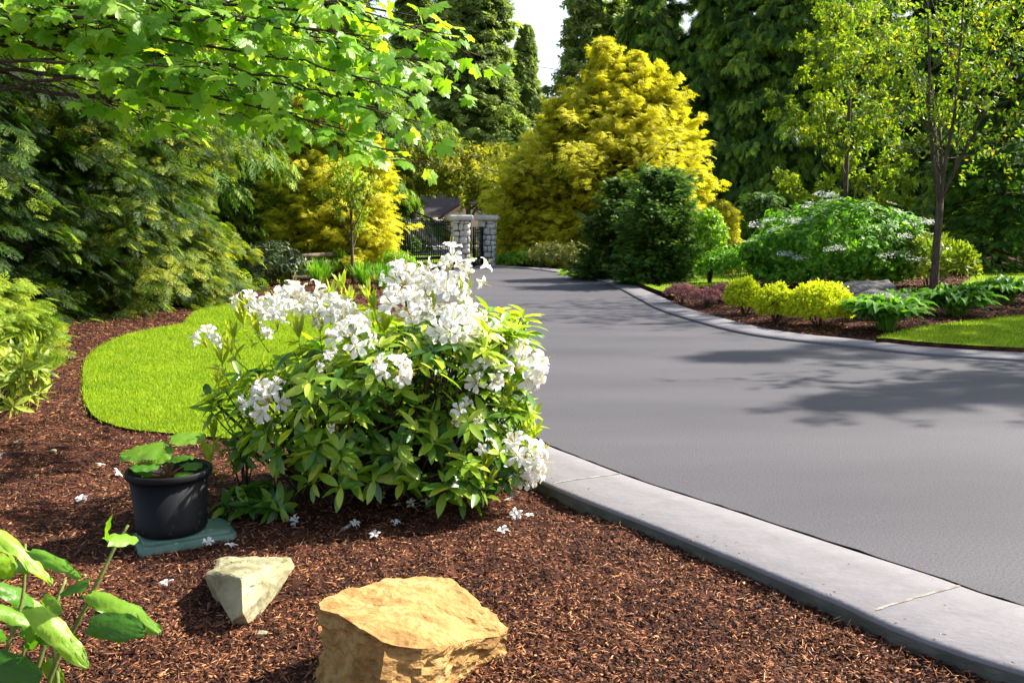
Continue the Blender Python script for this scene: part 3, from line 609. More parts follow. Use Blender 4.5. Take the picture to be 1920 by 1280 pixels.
def conifer_mesh(seed, H, Rb, nb, K, T, size, base=.03, prof=None, e0=(.35, -.15), droop=.35, upturn=.15, lat=.32, s0=.3, var=(2, 2), spd=-.25, trunk=True, tipv=.25, nj=.45, lean=0, radj=.25, taper=1., clump=0.):
    """crown mesh builder: fronds strung along drooping boughs"""
    rng = np.random.default_rng(seed); prof = prof or (lambda t: (1 - t) ** .8 * .97 + .03)
    t = rng.uniform(0, 1, nb) ** 1.25; t = np.sort(t); az = np.arange(nb) * 2.39996 + rng.normal(0, .35, nb)
    z0 = H * (base + (1 - base) * t * .98); Lb = Rb * prof(t) * rng.uniform(1 - radj, 1 + radj * .5, nb)
    if clump:
        Lb *= 1 + clump * np.array([noise.noise((math.cos(a) * 1.6, math.sin(a) * 1.6, z * 6 / H)) for a, z in zip(az, z0)])
    el = e0[1] + (e0[0] - e0[1]) * t; out = np.stack([np.cos(az), np.sin(az), np.zeros(nb)], 1); side = np.stack([-np.sin(az), np.cos(az), np.zeros(nb)], 1)
    def path(s): return out[:, None] * (Lb[:, None] * s)[..., None] + np.array((0, 0, 1.)) * (z0[:, None] + Lb[:, None] * (el[:, None] * s - droop * s ** 2 + upturn * s ** 3))[..., None]
    s = s0 + (1 - s0) * rng.random((nb, K)) ** .75; s[:, 0] = 1
    P = path(s); l = rng.normal(0, 1, (nb, K)) * lat * Lb[:, None] * (1.1 - s) * .8; P = P + side[:, None] * l[..., None]
    P[..., 2] += rng.normal(0, .03, (nb, K)) * Lb[:, None] - np.abs(l) * .25
    d = out[:, None] * 1. + side[:, None] * (np.sign(l) * rng.uniform(.1, 1.1, (nb, K)))[..., None] + rng.normal(0, .22, (nb, K, 3)); d[..., 2] += spd + rng.normal(0, .15, (nb, K))
    n = nb * K; upv = np.array((0, 0, 1.)) + rng.normal(0, nj, (n, 3)); sz = size * rng.uniform(.65, 1.25, n)
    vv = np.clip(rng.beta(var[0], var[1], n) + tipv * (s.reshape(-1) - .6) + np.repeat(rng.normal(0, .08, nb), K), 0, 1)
    mb = MB(); mb.inst(T, P.reshape(-1, 3), frames(nrm(d.reshape(-1, 3)), upv), sz, 0, vv)
    mt = None
    if trunk:
        mt = MB(); zz = np.linspace(-.1, H * .97, 9); mt.tube(np.stack([np.sin(zz) * .02 * H / 10, np.cos(zz * .7) * .02 * H / 10, zz], 1), np.linspace(1, .06, 9) * H * .016 + .01, 8)
        ss = np.array([0, .35, .7, 1]); pb = path(np.broadcast_to(ss, (nb, 4)))
        for i in range(0, nb, max(1, nb // 160)): mt.tube(pb[i], np.array((1, .7, .4, .15)) * (.012 * Lb[i] + .006), 3, cap=False)
    return mb, mt
def conifer(name, label, loc, mat, group=None, rz=0, scale=1, tmat='bark', cat='tree', **kw):
    mb, mt = conifer_mesh(**kw); t = thing(name, label, cat, loc, rz, group, scale); mb.build('crown', mat, t)
    if mt: mt.build('trunk', M[tmat], t)
    return t

# branching deciduous trees
def grow(rng, p, d, Ln, r, lev, S, mt, tips):
    n = 5; pts = [p]; dd = d.copy()
    for i in range(n):
        dd = nrm(dd + rng.normal(0, S['wob'] * (.1 if lev == 0 else 1), 3) + np.array((0, 0, S['trop'][lev]))); pts.append(pts[-1] + dd * Ln / n)
    pts = np.array(pts); r1 = r * S['taper'][lev]; mt.tube(pts, np.linspace(r, r1, n + 1), 7 if lev == 0 else (5 if lev == 1 else 3), cap=lev == 0)
    if lev >= S['leaf_from']:
        m = S['tips'][lev]
        for k in range(m):
            q = (k + rng.random()) / m * n; i = min(int(q), n - 1); tips.append((pts[i] * (1 - (q - i)) + pts[i + 1] * (q - i), nrm(pts[i + 1] - pts[i]), lev))
    if lev + 1 < len(S['n']):
        m = S['n'][lev + 1]; ph0 = rng.uniform(0, 6.28)
        for k in range(m):
            lo, hi = S['from'][lev + 1]; q = (lo + (hi - lo) * (k + rng.random() * .8) / m) * n; i = min(int(q), n - 1)
            b = pts[i] * (1 - (q - i)) + pts[i + 1] * (q - i); t = nrm(pts[i + 1] - pts[i]); a1, b1 = cross_basis(t[None]); ph = ph0 + k * 2.4 + rng.normal(0, .3)
            an = R(rng.uniform(*S['ang'][lev + 1])); nd = t * math.cos(an) + (a1[0] * math.cos(ph) + b1[0] * math.sin(ph)) * math.sin(an)
            rr = (r * (1 - q / n) + r1 * q / n) * S['rr'][lev + 1]
            grow(rng, b, nrm(nd), S['len'][lev + 1] * rng.uniform(.7, 1.2) * (1 - S.get('top', .4) * (q / n)), rr, lev + 1, S, mt, tips)
def decid(name, label, loc, S, seed, T, size, mat, tmat='bark_lt', K=3, group=None, rz=0, scale=1, lean=(0, 0, 1), horiz=.5, var=(2, 2), cat='tree'):
    rng = np.random.default_rng(seed); mt = MB(); tips = []
    grow(rng, np.array((0, 0, -.05)), nrm(np.array(lean, float)), S['len'][0], S['r0'], 0, S, mt, tips)
    P = np.array([q[0] for q in tips]); Dn = np.array([q[1] for q in tips]); Dn[:, 2] *= horiz; Dn = nrm(Dn)
    mb = MB(); whorl(mb, rng, P, Dn, K, T, size, .7, .9, -.15, size * 1.2, var)
    t = thing(name, label, cat, loc, rz, group, scale); mb.build('crown', mat, t); mt.build('trunk', M[tmat], t, smooth=True)
    return t

SP_GOLD = T_frond(6, 2, .5, .06, .4, 2); SP_FAR = T_spray(5, .55, .2, .45, 3); SP_NEAR = T_frond(9, 4, .46, .034, .4, 4, 48); SP_CEDAR = T_spray(9, .42, .085, .6, 5, 38)
SP_FINE = T_spray(9, .42, .10, .3, 8, 38)
LF = T_oval(.5, ((0, .1), (.5, 1), (1, 0)), .2, .2); DIA = T_dia(.5)
RH = T_oval(.34); RHN = T_oval(.2, fold=.3, droop=.05); OV = T_oval(.55, fold=.2, droop=.3)

# ------------------------------------------------------------------ background conifers
conv = dict(base=.03, droop=.45, upturn=.12)
cg = 'tall dark conifers standing behind the garden'
def at(px, y, z=-.1): p = D(px, 500, y); return (p[0], y, z)
cprof = lambda t: np.clip(1 - t, .02, 1) ** .66
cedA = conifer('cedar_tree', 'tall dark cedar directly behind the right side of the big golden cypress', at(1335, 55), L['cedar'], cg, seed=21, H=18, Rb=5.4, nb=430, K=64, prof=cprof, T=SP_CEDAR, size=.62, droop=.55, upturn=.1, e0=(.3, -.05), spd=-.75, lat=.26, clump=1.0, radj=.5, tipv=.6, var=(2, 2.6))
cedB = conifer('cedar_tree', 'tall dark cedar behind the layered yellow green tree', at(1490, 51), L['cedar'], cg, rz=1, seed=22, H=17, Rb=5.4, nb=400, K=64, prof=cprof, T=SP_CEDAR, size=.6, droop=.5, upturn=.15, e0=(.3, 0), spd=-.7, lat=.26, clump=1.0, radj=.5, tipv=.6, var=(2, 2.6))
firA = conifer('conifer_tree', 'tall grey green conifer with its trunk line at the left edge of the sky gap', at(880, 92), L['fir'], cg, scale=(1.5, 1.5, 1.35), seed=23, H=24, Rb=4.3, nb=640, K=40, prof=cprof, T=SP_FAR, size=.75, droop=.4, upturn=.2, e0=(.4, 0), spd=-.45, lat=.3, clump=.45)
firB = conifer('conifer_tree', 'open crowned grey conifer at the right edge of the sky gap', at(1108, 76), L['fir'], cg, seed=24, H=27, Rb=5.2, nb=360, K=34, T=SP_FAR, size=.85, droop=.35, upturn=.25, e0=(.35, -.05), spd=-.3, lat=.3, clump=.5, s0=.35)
dup(firA, 'distant pointed conifer standing alone in the sky gap', at(984, 99), 2, (.8, .8, .95))
for lb, px, y, s, rz, src in [
    ('dark cedar between the open grey conifer and the tall dark cedar wall', 1225, 57, 1.05, 2.2, cedB),
    ('dark cedar behind the purple heather and grey stone wall', 1415, 53, .95, 4.1, cedA),
    ('dark cedar seen between the layered tree and the leaning maple', 1600, 53, .92, 3.3, cedA),
    ('dark cedar behind the trunk of the open maple on the right', 1715, 52, .92, 5.1, cedB),
    ('dark cedar near the right edge behind the black green spruce', 1830, 50, .95, .7, cedA),
    ('dark cedar at the extreme right edge of the background', 1960, 50, .92, 2.9, cedB),
    ('grey green conifer just left of the gate behind the maple leaves', 785, 99, (1.25, 1.25, 1.2), 1.1, firA),
    ('dark conifer behind the left golden cypress', 660, 50, 1.0, 2.7, cedB),
    ('dark conifer above the grey leaved rhododendron in the left background', 520, 42, .9, 4.6, cedA),
    ('second row grey conifer right of the sky gap', 1190, 90, 1.15, 3.9, firA),
    ('second row grey conifer behind the dark cedars on the right', 1560, 68, .8, 5.5, firA)]:
    dup(src, lb, at(px, y), rz, s)
conifer('spruce_tree', 'black green spruce with sweeping skirts at the right edge behind the far lawn', at(1868, 27), L['thuja'], None, seed=31, H=9.5, Rb=2.5, nb=360, K=40, T=SP_FINE, size=.34, droop=.35, upturn=.2, e0=(.5, -.1), spd=-.2, clump=.3)
conifer('shrub_conifer', 'dim dark conifer shrub behind the low stone wall', at(1425, 31), L['thuja'], None, cat='shrub', seed=32, H=2.6, Rb=1.3, nb=120, K=26, T=SP_FINE, size=.25, droop=.3, upturn=.3, e0=(.9, .2), prof=lambda t: (1 - t) ** .5)

# big golden cypress : one plant with several leaders
def golden(name, label, loc, cones, mat, seed, size, T, K=30, **kw):
    t = thing(name, label, 'tree', loc); mb = MB(); mt = MB()
    for i, (dx, dy, H, Rb, nb) in enumerate(cones):
        a, b = conifer_mesh(seed=seed + i, H=H, Rb=Rb, nb=nb, K=K, T=T, size=size, **kw)
        for src, dst in ((a, mb), (b, mt)):
            for vv in src.v: dst.v.append(vv + np.array((dx, dy, 0)))
            for li in src.li: dst.li.append(np.asarray(li) + dst.n)
            dst.tot += src.tot; dst.mi += src.mi; dst.var += src.var; dst.n += src.n
    mb.build('crown', mat, t); mt.build('trunk', M['bark'], t); return t
gprof = lambda t: np.clip(1.02 * (1 - t ** 1.9), .05, 1) ** .9
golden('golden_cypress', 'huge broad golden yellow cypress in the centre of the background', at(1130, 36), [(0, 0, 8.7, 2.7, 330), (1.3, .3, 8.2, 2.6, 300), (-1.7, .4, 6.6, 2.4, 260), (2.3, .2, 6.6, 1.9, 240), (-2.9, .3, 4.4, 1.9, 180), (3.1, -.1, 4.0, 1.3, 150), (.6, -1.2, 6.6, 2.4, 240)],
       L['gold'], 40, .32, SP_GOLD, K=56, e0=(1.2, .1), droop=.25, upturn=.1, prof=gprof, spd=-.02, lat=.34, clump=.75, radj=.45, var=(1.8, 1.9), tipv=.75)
golden('golden_cypress', 'bright golden cypress left of the iron gate behind the young tree', at(640, 27.5), [(0, 0, 5.2, 1.6, 240), (-.9, .3, 5.6, 1.5, 230), (.75, .1, 4.6, 1.15, 190), (-1.1, -.5, 3.2, 1.0, 120), (-1.75, .4, 4.3, 1.0, 150)],
       L['gold2'], 60, .23, SP_GOLD, K=54, e0=(1.0, 0), droop=.3, upturn=.1, prof=lambda t: np.clip(1.02 * (1 - t ** 2.6), .05, 1), spd=-.1, lat=.34, clump=.7, radj=.4, var=(2, 1.8), tipv=.6)
golden('thuja', 'dark green clipped thuja mound beside the far kerb, the larger right one', at(1232, 22.5), [(0, 0, 2.85, 1.0, 330), (.15, -.2, 2.5, .95, 220)], L['thuja'], 70, .17, SP_FINE, K=30, e0=(1.3, .25), droop=.15, upturn=.1, prof=lambda t: np.clip(1 - t ** 3.2, .05, 1) ** .8, spd=.15, var=(2, 2), tipv=.3, base=.01, radj=.35, clump=.45)
golden('thuja', 'lighter green thuja mound left of the darker one beside the far kerb', at(1160, 25), [(0, 0, 2.75, .95, 300), (-.45, 0, 1.9, .75, 150)], L['thuja_lt'], 80, .17, SP_FINE, K=30, e0=(1.3, .25), droop=.15, upturn=.1, prof=lambda t: np.clip(1 - t ** 2.6, .05, 1) ** .8, spd=.15, var=(1.7, 2.3), tipv=.3, base=.01, radj=.35, clump=.45)

# left conifers close to the camera
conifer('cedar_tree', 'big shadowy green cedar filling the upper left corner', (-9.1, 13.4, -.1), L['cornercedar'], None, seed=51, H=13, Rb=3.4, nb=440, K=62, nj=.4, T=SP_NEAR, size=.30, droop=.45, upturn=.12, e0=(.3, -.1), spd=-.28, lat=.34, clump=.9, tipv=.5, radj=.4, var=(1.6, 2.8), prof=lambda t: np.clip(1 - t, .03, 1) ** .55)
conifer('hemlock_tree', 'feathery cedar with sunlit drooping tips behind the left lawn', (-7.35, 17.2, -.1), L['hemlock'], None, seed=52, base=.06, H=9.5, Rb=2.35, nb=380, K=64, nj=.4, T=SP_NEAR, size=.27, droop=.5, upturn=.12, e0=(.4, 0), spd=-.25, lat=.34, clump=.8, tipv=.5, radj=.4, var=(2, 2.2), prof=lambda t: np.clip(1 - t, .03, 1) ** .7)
dup(cedA, 'dark cedar in deep shade behind the feathery left cedar', (-10.2, 22.5, -.1), 3, .75)
dup(cedB, 'dark cedar rising left of the left golden cypress', (-10.2, 28.5, -.1), 1.3, .72)
dup(cedA, 'dark cedar behind the corner cedar at the far left', (-12.5, 19, -.1), 5, .75)
golden('low_cypress', 'low bright green gold cypress shrub at the left edge', (-6.0, 10.1, -.1), [(0, 0, 1.0, .85, 190), (-.9, .4, 1.4, .9, 120)], L['lowgold'], 90, .19, SP_NEAR, K=34, e0=(.9, .05), droop=.3, upturn=.15, prof=lambda t: np.clip(1 - t ** 2, .05, 1), spd=-.05, var=(2.6, 1.4), tipv=.3)

# ------------------------------------------------------------------ deciduous trees
S_far = dict(n=[1, 10, 7, 5], len=[3.7, 3.0, 1.7, .9], r0=.17, taper=[.55, .4, .3, .3], wob=.12, trop=[.05, .10, .04, 0], leaf_from=2, tips={2: 5, 3: 6}, **{'from': [(0, 0), (.45, 1), (.3, 1), (.2, 1)]}, ang=[(0, 0), (22, 64), (30, 65), (30, 70)], rr=[1, .6, .5, .5])
tg = 'street trees beyond the gate'
dA = decid('deciduous_tree', 'yellow green tree behind the left gate leaf hiding the house', at(775, 48), S_far, 1, LF, .21, L['decid'], K=4, group=tg, scale=1.02)
dB = decid('deciduous_tree', 'yellow green tree behind the near gate pillar with a dark low trunk', at(880, 47), S_far, 2, LF, .21, L['decid'], K=4, group=tg)
dup(dA, 'paler tree behind the gap between the gate pillars and golden cypress', at(950, 50), 2, 1.0)
dup(dB, 'tree between the left golden cypress and the house', at(690, 47), 1, 1.05)
S_young = dict(n=[1, 7, 5, 4], len=[2.3, 1.6, .8, .4], r0=.05, taper=[.5, .35, .3, .3], wob=.06, trop=[.03, .12, .05, 0], leaf_from=2, tips={2: 4, 3: 4}, **{'from': [(0, 0), (.38, 1), (.3, 1), (.2, 1)]}, ang=[(0, 0), (18, 42), (30, 60), (30, 70)], rr=[1, .55, .5, .5])
p = G(662, 533, -.08); decid('young_tree', 'slender young tree with a bare stem in front of the left golden cypress', (p[0], p[1], -.09), S_young, 5, LF, .10, L['katsura'], K=3, scale=(.95, .95, 1.02))
p = G(1080, 500, -.08); decid('young_tree', 'slim young tree in front of the big golden cypress beside the pinkish shrub', (p[0], p[1] + 1, -.09), S_young, 7, LF, .13, L['katsura'], K=3, scale=(1.55, 1.55, 1.42))
# right open maple
S_rm = dict(n=[1, 5, 7, 6, 3], len=[2.1, 5.6, 2.9, 1.2, .5], r0=.088, taper=[.78, .3, .3, .3, .3], wob=.07, trop=[.02, .07, .0, -.03, -.03], leaf_from=3, tips={3: 5, 4: 4}, **{'from': [(0, 0), (.82, 1), (.15, 1), (.2, 1), (.2, 1)]}, ang=[(0, 0), (12, 34), (35, 68), (35, 70), (30, 70)], rr=[1, .58, .45, .45, .5], top=.3)
p = G(1750, 556, .05)
rm = decid('maple_tree', 'open branched maple with a slender grey trunk among hostas on the right', (p[0], p[1], .05), S_rm, 13, LF, .105, L['rmaple'], tmat='bark_lt', K=2, lean=(-.015, 0, 1))
# layered katsura
S_kat = dict(n=[1, 26, 7, 4], len=[8.0, 3.2, .95, .38], r0=.10, taper=[.15, .3, .3, .3], wob=.04, trop=[.03, .02, .0, 0], leaf_from=2, tips={2: 5, 3: 4}, **{'from': [(0, 0), (.13, .97), (.2, 1), (.2, 1)]}, ang=[(0, 0), (48, 75), (30, 60), (30, 60)], rr=[1, .35, .5, .5], top=.62)
decid('katsura_tree', 'narrow layered yellow green tree with many thin tiers behind the viburnum', at(1578, 27), S_kat, 17, LF, .135, L['katsura'], K=4)
# shade trees just outside the frame on the right : their shadows lie on the drive
S_sh = dict(n=[1, 7, 7, 6], len=[3.6, 3.2, 1.7, .8], r0=.085, taper=[.5, .35, .3, .3], wob=.08, trop=[.02, .06, 0, -.02], leaf_from=2, tips={2: 5, 3: 5}, **{'from': [(0, 0), (.5, 1), (.25, 1), (.2, 1)]}, ang=[(0, 0), (30, 65), (35, 65), (30, 70)], rr=[1, .6, .5, .5])
sg = 'shade trees over the drive'
shA = decid('shade_tree', 'leafy tree beyond the right edge that throws the near shadow on the drive', (12.2, 11.3, 0), S_sh, 19, LF, .11, L['rmaple'], K=3, group=sg, scale=1.45)
airy = conifer('larch_tree', 'airy conifer beyond the right edge that throws the nearer soft shadow band on the drive', (14.8, 11.9, 0), L['fir'], sg, seed=27, H=12, Rb=3.0, nb=230, K=26, T=SP_FINE, size=.25, droop=.3, upturn=.2, spd=-.2, clump=.4, s0=.15)
dup(airy, 'airy conifer beyond the right edge that throws the farther soft shadow band on the drive', (16.8, 15.4, 0), 4, (1, 1, 1.2), sg)
dup(shA, 'leafy tree beyond the right edge that shades the hostas', (14.0, 16.8, 0), 2, 1.75)
dup(shA, 'leafy tree outside the frame on the right between drive and spruce', (18.5, 20.5, 0), 4, 1.5)

# ------------------------------------------------------------------ overhanging maple, upper left
def big_maple():
    rng = np.random.default_rng(77); base = np.array((-5.9, 7.4, -.1)); t = thing('maple_tree', 'broad leaved maple whose bright branches overhang the upper left of the lawn', 'tree', tuple(base))
    mt = MB(); tr = catmull([base, (-5.8, 7.4, 1.5), (-5.6, 7.4, 3.0), (-5.3, 7.3, 5.0), (-5.0, 7.2, 7.0)], 5); mt.tube(tr - base, np.linspace(.2, .07, len(tr)), 9)
    ends = [(900, 105, 6.6), (835, 35, 6.9), (760, 285, 6.4), (655, 245, 6.2), (560, 215, 6.6), (455, 165, 6.2), (345, 120, 6.0), (700, 70, 6.2), (605, 10, 6.6), (870, -90, 7.0), (440, 40, 6.6), (330, 240, 6.9), (780, 180, 6.9), (860, 160, 7.4), (250, 60, 6.6), (520, 110, 7.4), (680, -60, 7.6), (500, -120, 6.8), (300, -100, 7.0), (900, -220, 7.2), (700, -300, 7.0), (860, 70, 6.4), (820, 120, 6.3), (800, 230, 6.5), (720, 210, 6.2), (700, 150, 6.5), (740, 40, 6.3), (640, 60, 6.3), (690, 270, 6.6), (560, 60, 6.2), (750, 110, 7.8), (620, 150, 8.0), (390, 190, 7.4)]
    P = []; Dn = []
    for i, (px, py, y) in enumerate(ends):
        e = D(px, py, y); z0 = np.interp(e[2], [1.5, 5], [2.4, 4.2]); s = np.array((-5.65 + .25 * (z0 - 3) / 3, 7.35, z0)); mid = s * .55 + e * .45 + np.array((rng.normal(0, .15), rng.normal(0, .2), .25 + rng.normal(0, .16)))
        pts = catmull([s, s * .75 + mid * .25 + (0, 0, .05), mid, mid * .4 + e * .6 + (0, 0, .06), e], 6); n = len(pts); pts[1:-1] += rng.normal(0, .012, (n - 2, 3)); mt.tube(pts - base, np.linspace(.024, .004, n), 6)
        for k in range(17):
            q = .22 + .78 * (k + rng.random()) / 17; j = min(int(q * (n - 1)), n - 2); b = pts[j]; tg_ = nrm(pts[j + 1] - pts[j]); sd_ = nrm(np.cross(tg_, (0, 0, 1.))) * (1 if k % 2 else -1)
            ln = rng.uniform(.25, .62) * (1.15 - q * .5); dd = nrm(tg_ * .8 + sd_ * .75 + rng.normal(0, .18, 3) + np.array((0, 0, -.05))); tw = np.array([b, b + dd * ln * .5 + (0, 0, .02), b + dd * ln + (0, 0, -.04)])
            mt.tube(tw - base, (.007, .005, .003), 3, cap=False)
            if b[0] < -3.2 + rng.normal(0, .12) and (b[2] < 2.75 or rng.random() < .35): continue
            for u in (.3, .5, .7, .85, 1, 1):
                if rng.random() < .9: P.append(b + dd * ln * u + rng.normal(0, .02, 3)); Dn.append(nrm(dd * .6 + rng.normal(0, .6, 3) * (1, 1, .3)))
    P = np.array(P) - base; Dn = np.array(Dn); n = len(P); mb = MB()
    pet = Dn * rng.uniform(.04, .11, n)[:, None] + np.array((0, 0, -.01)); d = nrm(Dn + rng.normal(0, .3, (n, 3)) + np.array((0, -.15, -.55)))
    up = np.array((.2, -.35, 1.)) + rng.normal(0, .42, (n, 3))
    s = rng.uniform(.085, .175, n); vv = rng.beta(2, 1.5, n); fr_ = frames(d, up)
    for k in range(4):
        m = (np.arange(n) % 4) == k; mb.inst(T_maple(k), (P + pet)[m], fr_[m], np.stack([s, s, s * rng.uniform(.4, 1.5, n)], 1)[m], 0, vv[m])
    mb.build('leaves', L['maple'], t)
    for i in range(0, n, 2): mt.tube([P[i], P[i] + pet[i] + d[i] * .02], (.002, .0015), 3, 0, cap=False)
    mt.build('branches', M['bark'], t, smooth=True)
big_maple()

# ------------------------------------------------------------------ white rhododendron
def truss_mesh(seed, n=12, dens=1.):
    rng = np.random.default_rng(seed); mb = MB()
    i = np.arange(n) + .5; u = 1 - i / n * .95; ph = i * 2.4; s = np.sqrt(1 - u * u); d = nrm(np.stack([s * np.cos(ph), s * np.sin(ph), u * 1.15 - .05], 1) + rng.normal(0, .3, (n, 3)))
    P = d * np.array((.058, .058, .06)) * rng.uniform(.4, 1.5, (n, 1)); sz = rng.uniform(.065, .10, n)
    for k in range(3):
        m = np.arange(n) % 3 == k; mb.inst(T_flower(seed * 3 + k), P[m], frames(d, rng.normal(0, 1, (n, 3)))[m], sz[m], 0, rng.uniform(.3, 1, m.sum()))
    st = MB()
    for q in range(n):
        for j in range(4):
            b = P[q] + d[q] * .02; e = b + (d[q] + rng.normal(0, .22, 3)) * rng.uniform(.045, .08); st.tube([b, (b + e) / 2 + rng.normal(0, .004, 3), e], (.0012, .0012, .0018), 3, var=rng.random(), cap=False)
    for q in range(6): a = rng.normal(0, .3, 3) + (0, 0, 1); a = nrm(a); st.tube([(0, 0, -.03), a * .03], (.004, .003), 4)
    return mb.mesh('flower_cluster', L['petal']), st.mesh('stamens', L['stamen'])
def rhodo():
    rng = np.random.default_rng(101); C = np.array((-.80, 5.15, -.09)); t = thing('rhododendron', 'large white flowering rhododendron bush in the foreground beside the kerb', 'shrub', tuple(C))
    # stems and shoots inside the outline
    P = []; 
    while len(P) < 390:
        q = rng.uniform((-1.02, -.72, .12), (.90, .72, 1.25)); x = q[0]; top = 1.02 + .14 * x - .30 * max(0, -x - .25) ** 1.1 - .30 * max(0, abs(x) - .72); top -= .35 * (q[1] / .75) ** 2 * .6
        bot = (.20 if x < .45 else .08) + .36 * abs(x) ** 1.5 * (1 if x < 0 else .3) + .12 * rng.random(); rx = 1 - (q[2] - .62) ** 2 * .35
        if (x / rx) ** 2 + (q[1] / .72) ** 2 < 1 and bot < q[2] < top:
            depth = min(top - q[2], (1 - math.sqrt((x / rx) ** 2 + (q[1] / .72) ** 2)) * .7, q[2] - bot + .25)
            if rng.random() < math.exp(-max(depth, 0) / .16) + .06: P.append(q)
    P = np.array(P); o_ = P - np.array((.05, 0, .35)); Dn = nrm(nrm(o_) * .7 + rng.normal(0, .28, P.shape) + np.array((0, 0, .55)))
    ms = MB(); roots = [np.array((rng.normal(.0, .2), rng.normal(0, .12), -.02)) for _ in range(13)]
    for i, q in enumerate(P):
        r = min(roots, key=lambda a: np.linalg.norm((a - q)[:2]) + rng.random() * .3) if i % 3 else roots[i % 13]; m1 = r * .72 + q * .28 + np.array((0, 0, .05)) + rng.normal(0, .02, 3); m2 = r * .3 + q * .7 + np.array((0, 0, -.03)) + rng.normal(0, .025, 3)
        ms.tube(catmull([r, m1, m2, q], 4), np.linspace(.0085 if i % 3 else .013, .0032, 13), 4, cap=False)
    for a in ((-.35, -.15), (.1, -.25), (-.1, .1), (.3, 0), (-.45, .1)):
        ms.tube(catmull([(a[0] * .4, a[1] * .4, -.03), (a[0] * .7, a[1] * .7, .2), (a[0] * 1.1, a[1], .5)], 5), np.linspace(.019, .009, 11), 6)
    ms.build('stems', M['bark'], t, smooth=True)
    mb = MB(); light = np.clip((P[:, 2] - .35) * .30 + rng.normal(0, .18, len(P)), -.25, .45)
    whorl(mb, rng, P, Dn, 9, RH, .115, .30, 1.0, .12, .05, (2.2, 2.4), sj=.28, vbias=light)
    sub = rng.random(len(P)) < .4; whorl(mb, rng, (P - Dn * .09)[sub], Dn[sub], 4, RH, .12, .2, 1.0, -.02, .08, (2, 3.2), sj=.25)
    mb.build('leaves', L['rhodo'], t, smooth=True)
    # narrow upright new shoots
    tops = np.array([D(px, py, y) - C for px, py, y in [(430, 640, 5), (438, 610, 5.1), (470, 565, 5.2), (455, 585, 5.3), (515, 560, 5.3), (620, 545, 5.1), (640, 525, 5.2), (655, 550, 5.0), (690, 540, 5.2), (700, 560, 5.0), (800, 520, 5.2), (810, 555, 5.1), (415, 660, 4.9), (408, 700, 5.1), (990, 750, 5), (1000, 770, 5.1), (985, 790, 4.9), (955, 720, 4.8), (930, 655, 5), (720, 600, 4.9), (600, 600, 5.1), (560, 610, 5), (880, 680, 4.9), (975, 830, 4.9), (1003, 800, 5.0), (960, 850, 4.8), (910, 860, 4.7), (870, 540, 5.1), (895, 690, 5.2), (480, 600, 4.9), (905, 640, 4.9), (915, 890, 4.7), (400, 800, 4.9), (392, 845, 4.75)]])
    tops[:, 2] -= .05; dn = nrm(np.array((0, 0, 1.)) + rng.normal(0, .18, tops.shape) + tops * (.25, .1, 0))
    for i, q in enumerate(tops):
        mn = MB(); whorl(mn, rng, tops[i:i + 1], dn[i:i + 1], 9, RHN, .11, 1.6, .5, .3, .03, (2, 1.6)); whorl(mn, rng, tops[i:i + 1] - dn[i:i + 1] * .05, dn[i:i + 1], 4, RH, .10, .5, 1., .1, .03, (2, 2))
        mn.tube([q - dn[i] * .14 - q * (.04, .04, 0), q - dn[i] * .06, q + dn[i] * .01], (.0035, .003, .002), 4); mn.build('new_shoot', L['newleaf'], t, smooth=True)
    tm = [truss_mesh(1, 11), truss_mesh(2, 9), truss_mesh(3, 10), truss_mesh(4, 5), truss_mesh(5, 3)]
    for i, (px, py, y, s, k) in enumerate([(385, 645, 4.95, .8, 3), (489, 585, 5.1, .85, 3), (531, 592, 5.0, 1.0, 1), (577, 566, 5.15, .95, 3), (585, 583, 5.2, .9, 1), (636, 596, 5.0, 1.1, 2), (650, 606, 5.1, .9, 0), (758, 535, 5.15, 1.25, 0), (763, 586, 4.95, 1.25, 1), (738, 560, 5.05, .9, 3), (845, 500, 5.2, 1.0, 3), (880, 515, 5.15, .9, 3), (839, 556, 5.1, 1.3, 2), (661, 636, 4.75, 1.15, 1), (848, 622, 4.85, 1.35, 0), (875, 600, 5.1, .9, 1), (822, 600, 5.1, .9, 2), (908, 632, 4.95, .85, 3), (940, 645, 4.95, .75, 4), (615, 683, 4.6, .6, 4), (742, 702, 4.5, .95, 2), (968, 690, 4.95, 1.4, 0), (906, 712, 4.75, 1.2, 1), (868, 772, 4.65, .75, 3), (455, 575, 5.2, .8, 3), (548, 560, 5.2, .9, 2), (610, 570, 5.15, .85, 3), (520, 612, 4.95, .8, 3), (505, 751, 4.65, 1.1, 1), (980, 862, 4.85, 1.25, 2), (985, 885, 4.9, 1.0, 0), (632, 802, 4.5, .5, 4), (508, 768, 4.7, .8, 3), (600, 588, 5.1, .8, 3), (900, 840, 4.65, .6, 4), (700, 610, 5.1, .7, 4)]):
        q = D(px, py, y) - C; d = nrm(q * (.5, .5, 0) + np.array((0, -.25, .8)) + rng.normal(0, .15, 3))
        c = bpy.data.objects.new('flower_cluster', tm[k][0]); COL.objects.link(c); c.parent = t; c.location = q; c.scale = (s * .92,) * 3
        c.rotation_euler = Vector(d).to_track_quat('Z', 'Y').to_euler(); c.rotation_euler.rotate_axis('Z', rng.uniform(0, 6))
        e = bpy.data.objects.new('stamens', tm[k][1]); COL.objects.link(e); e.parent = c
    return t
rhodo()
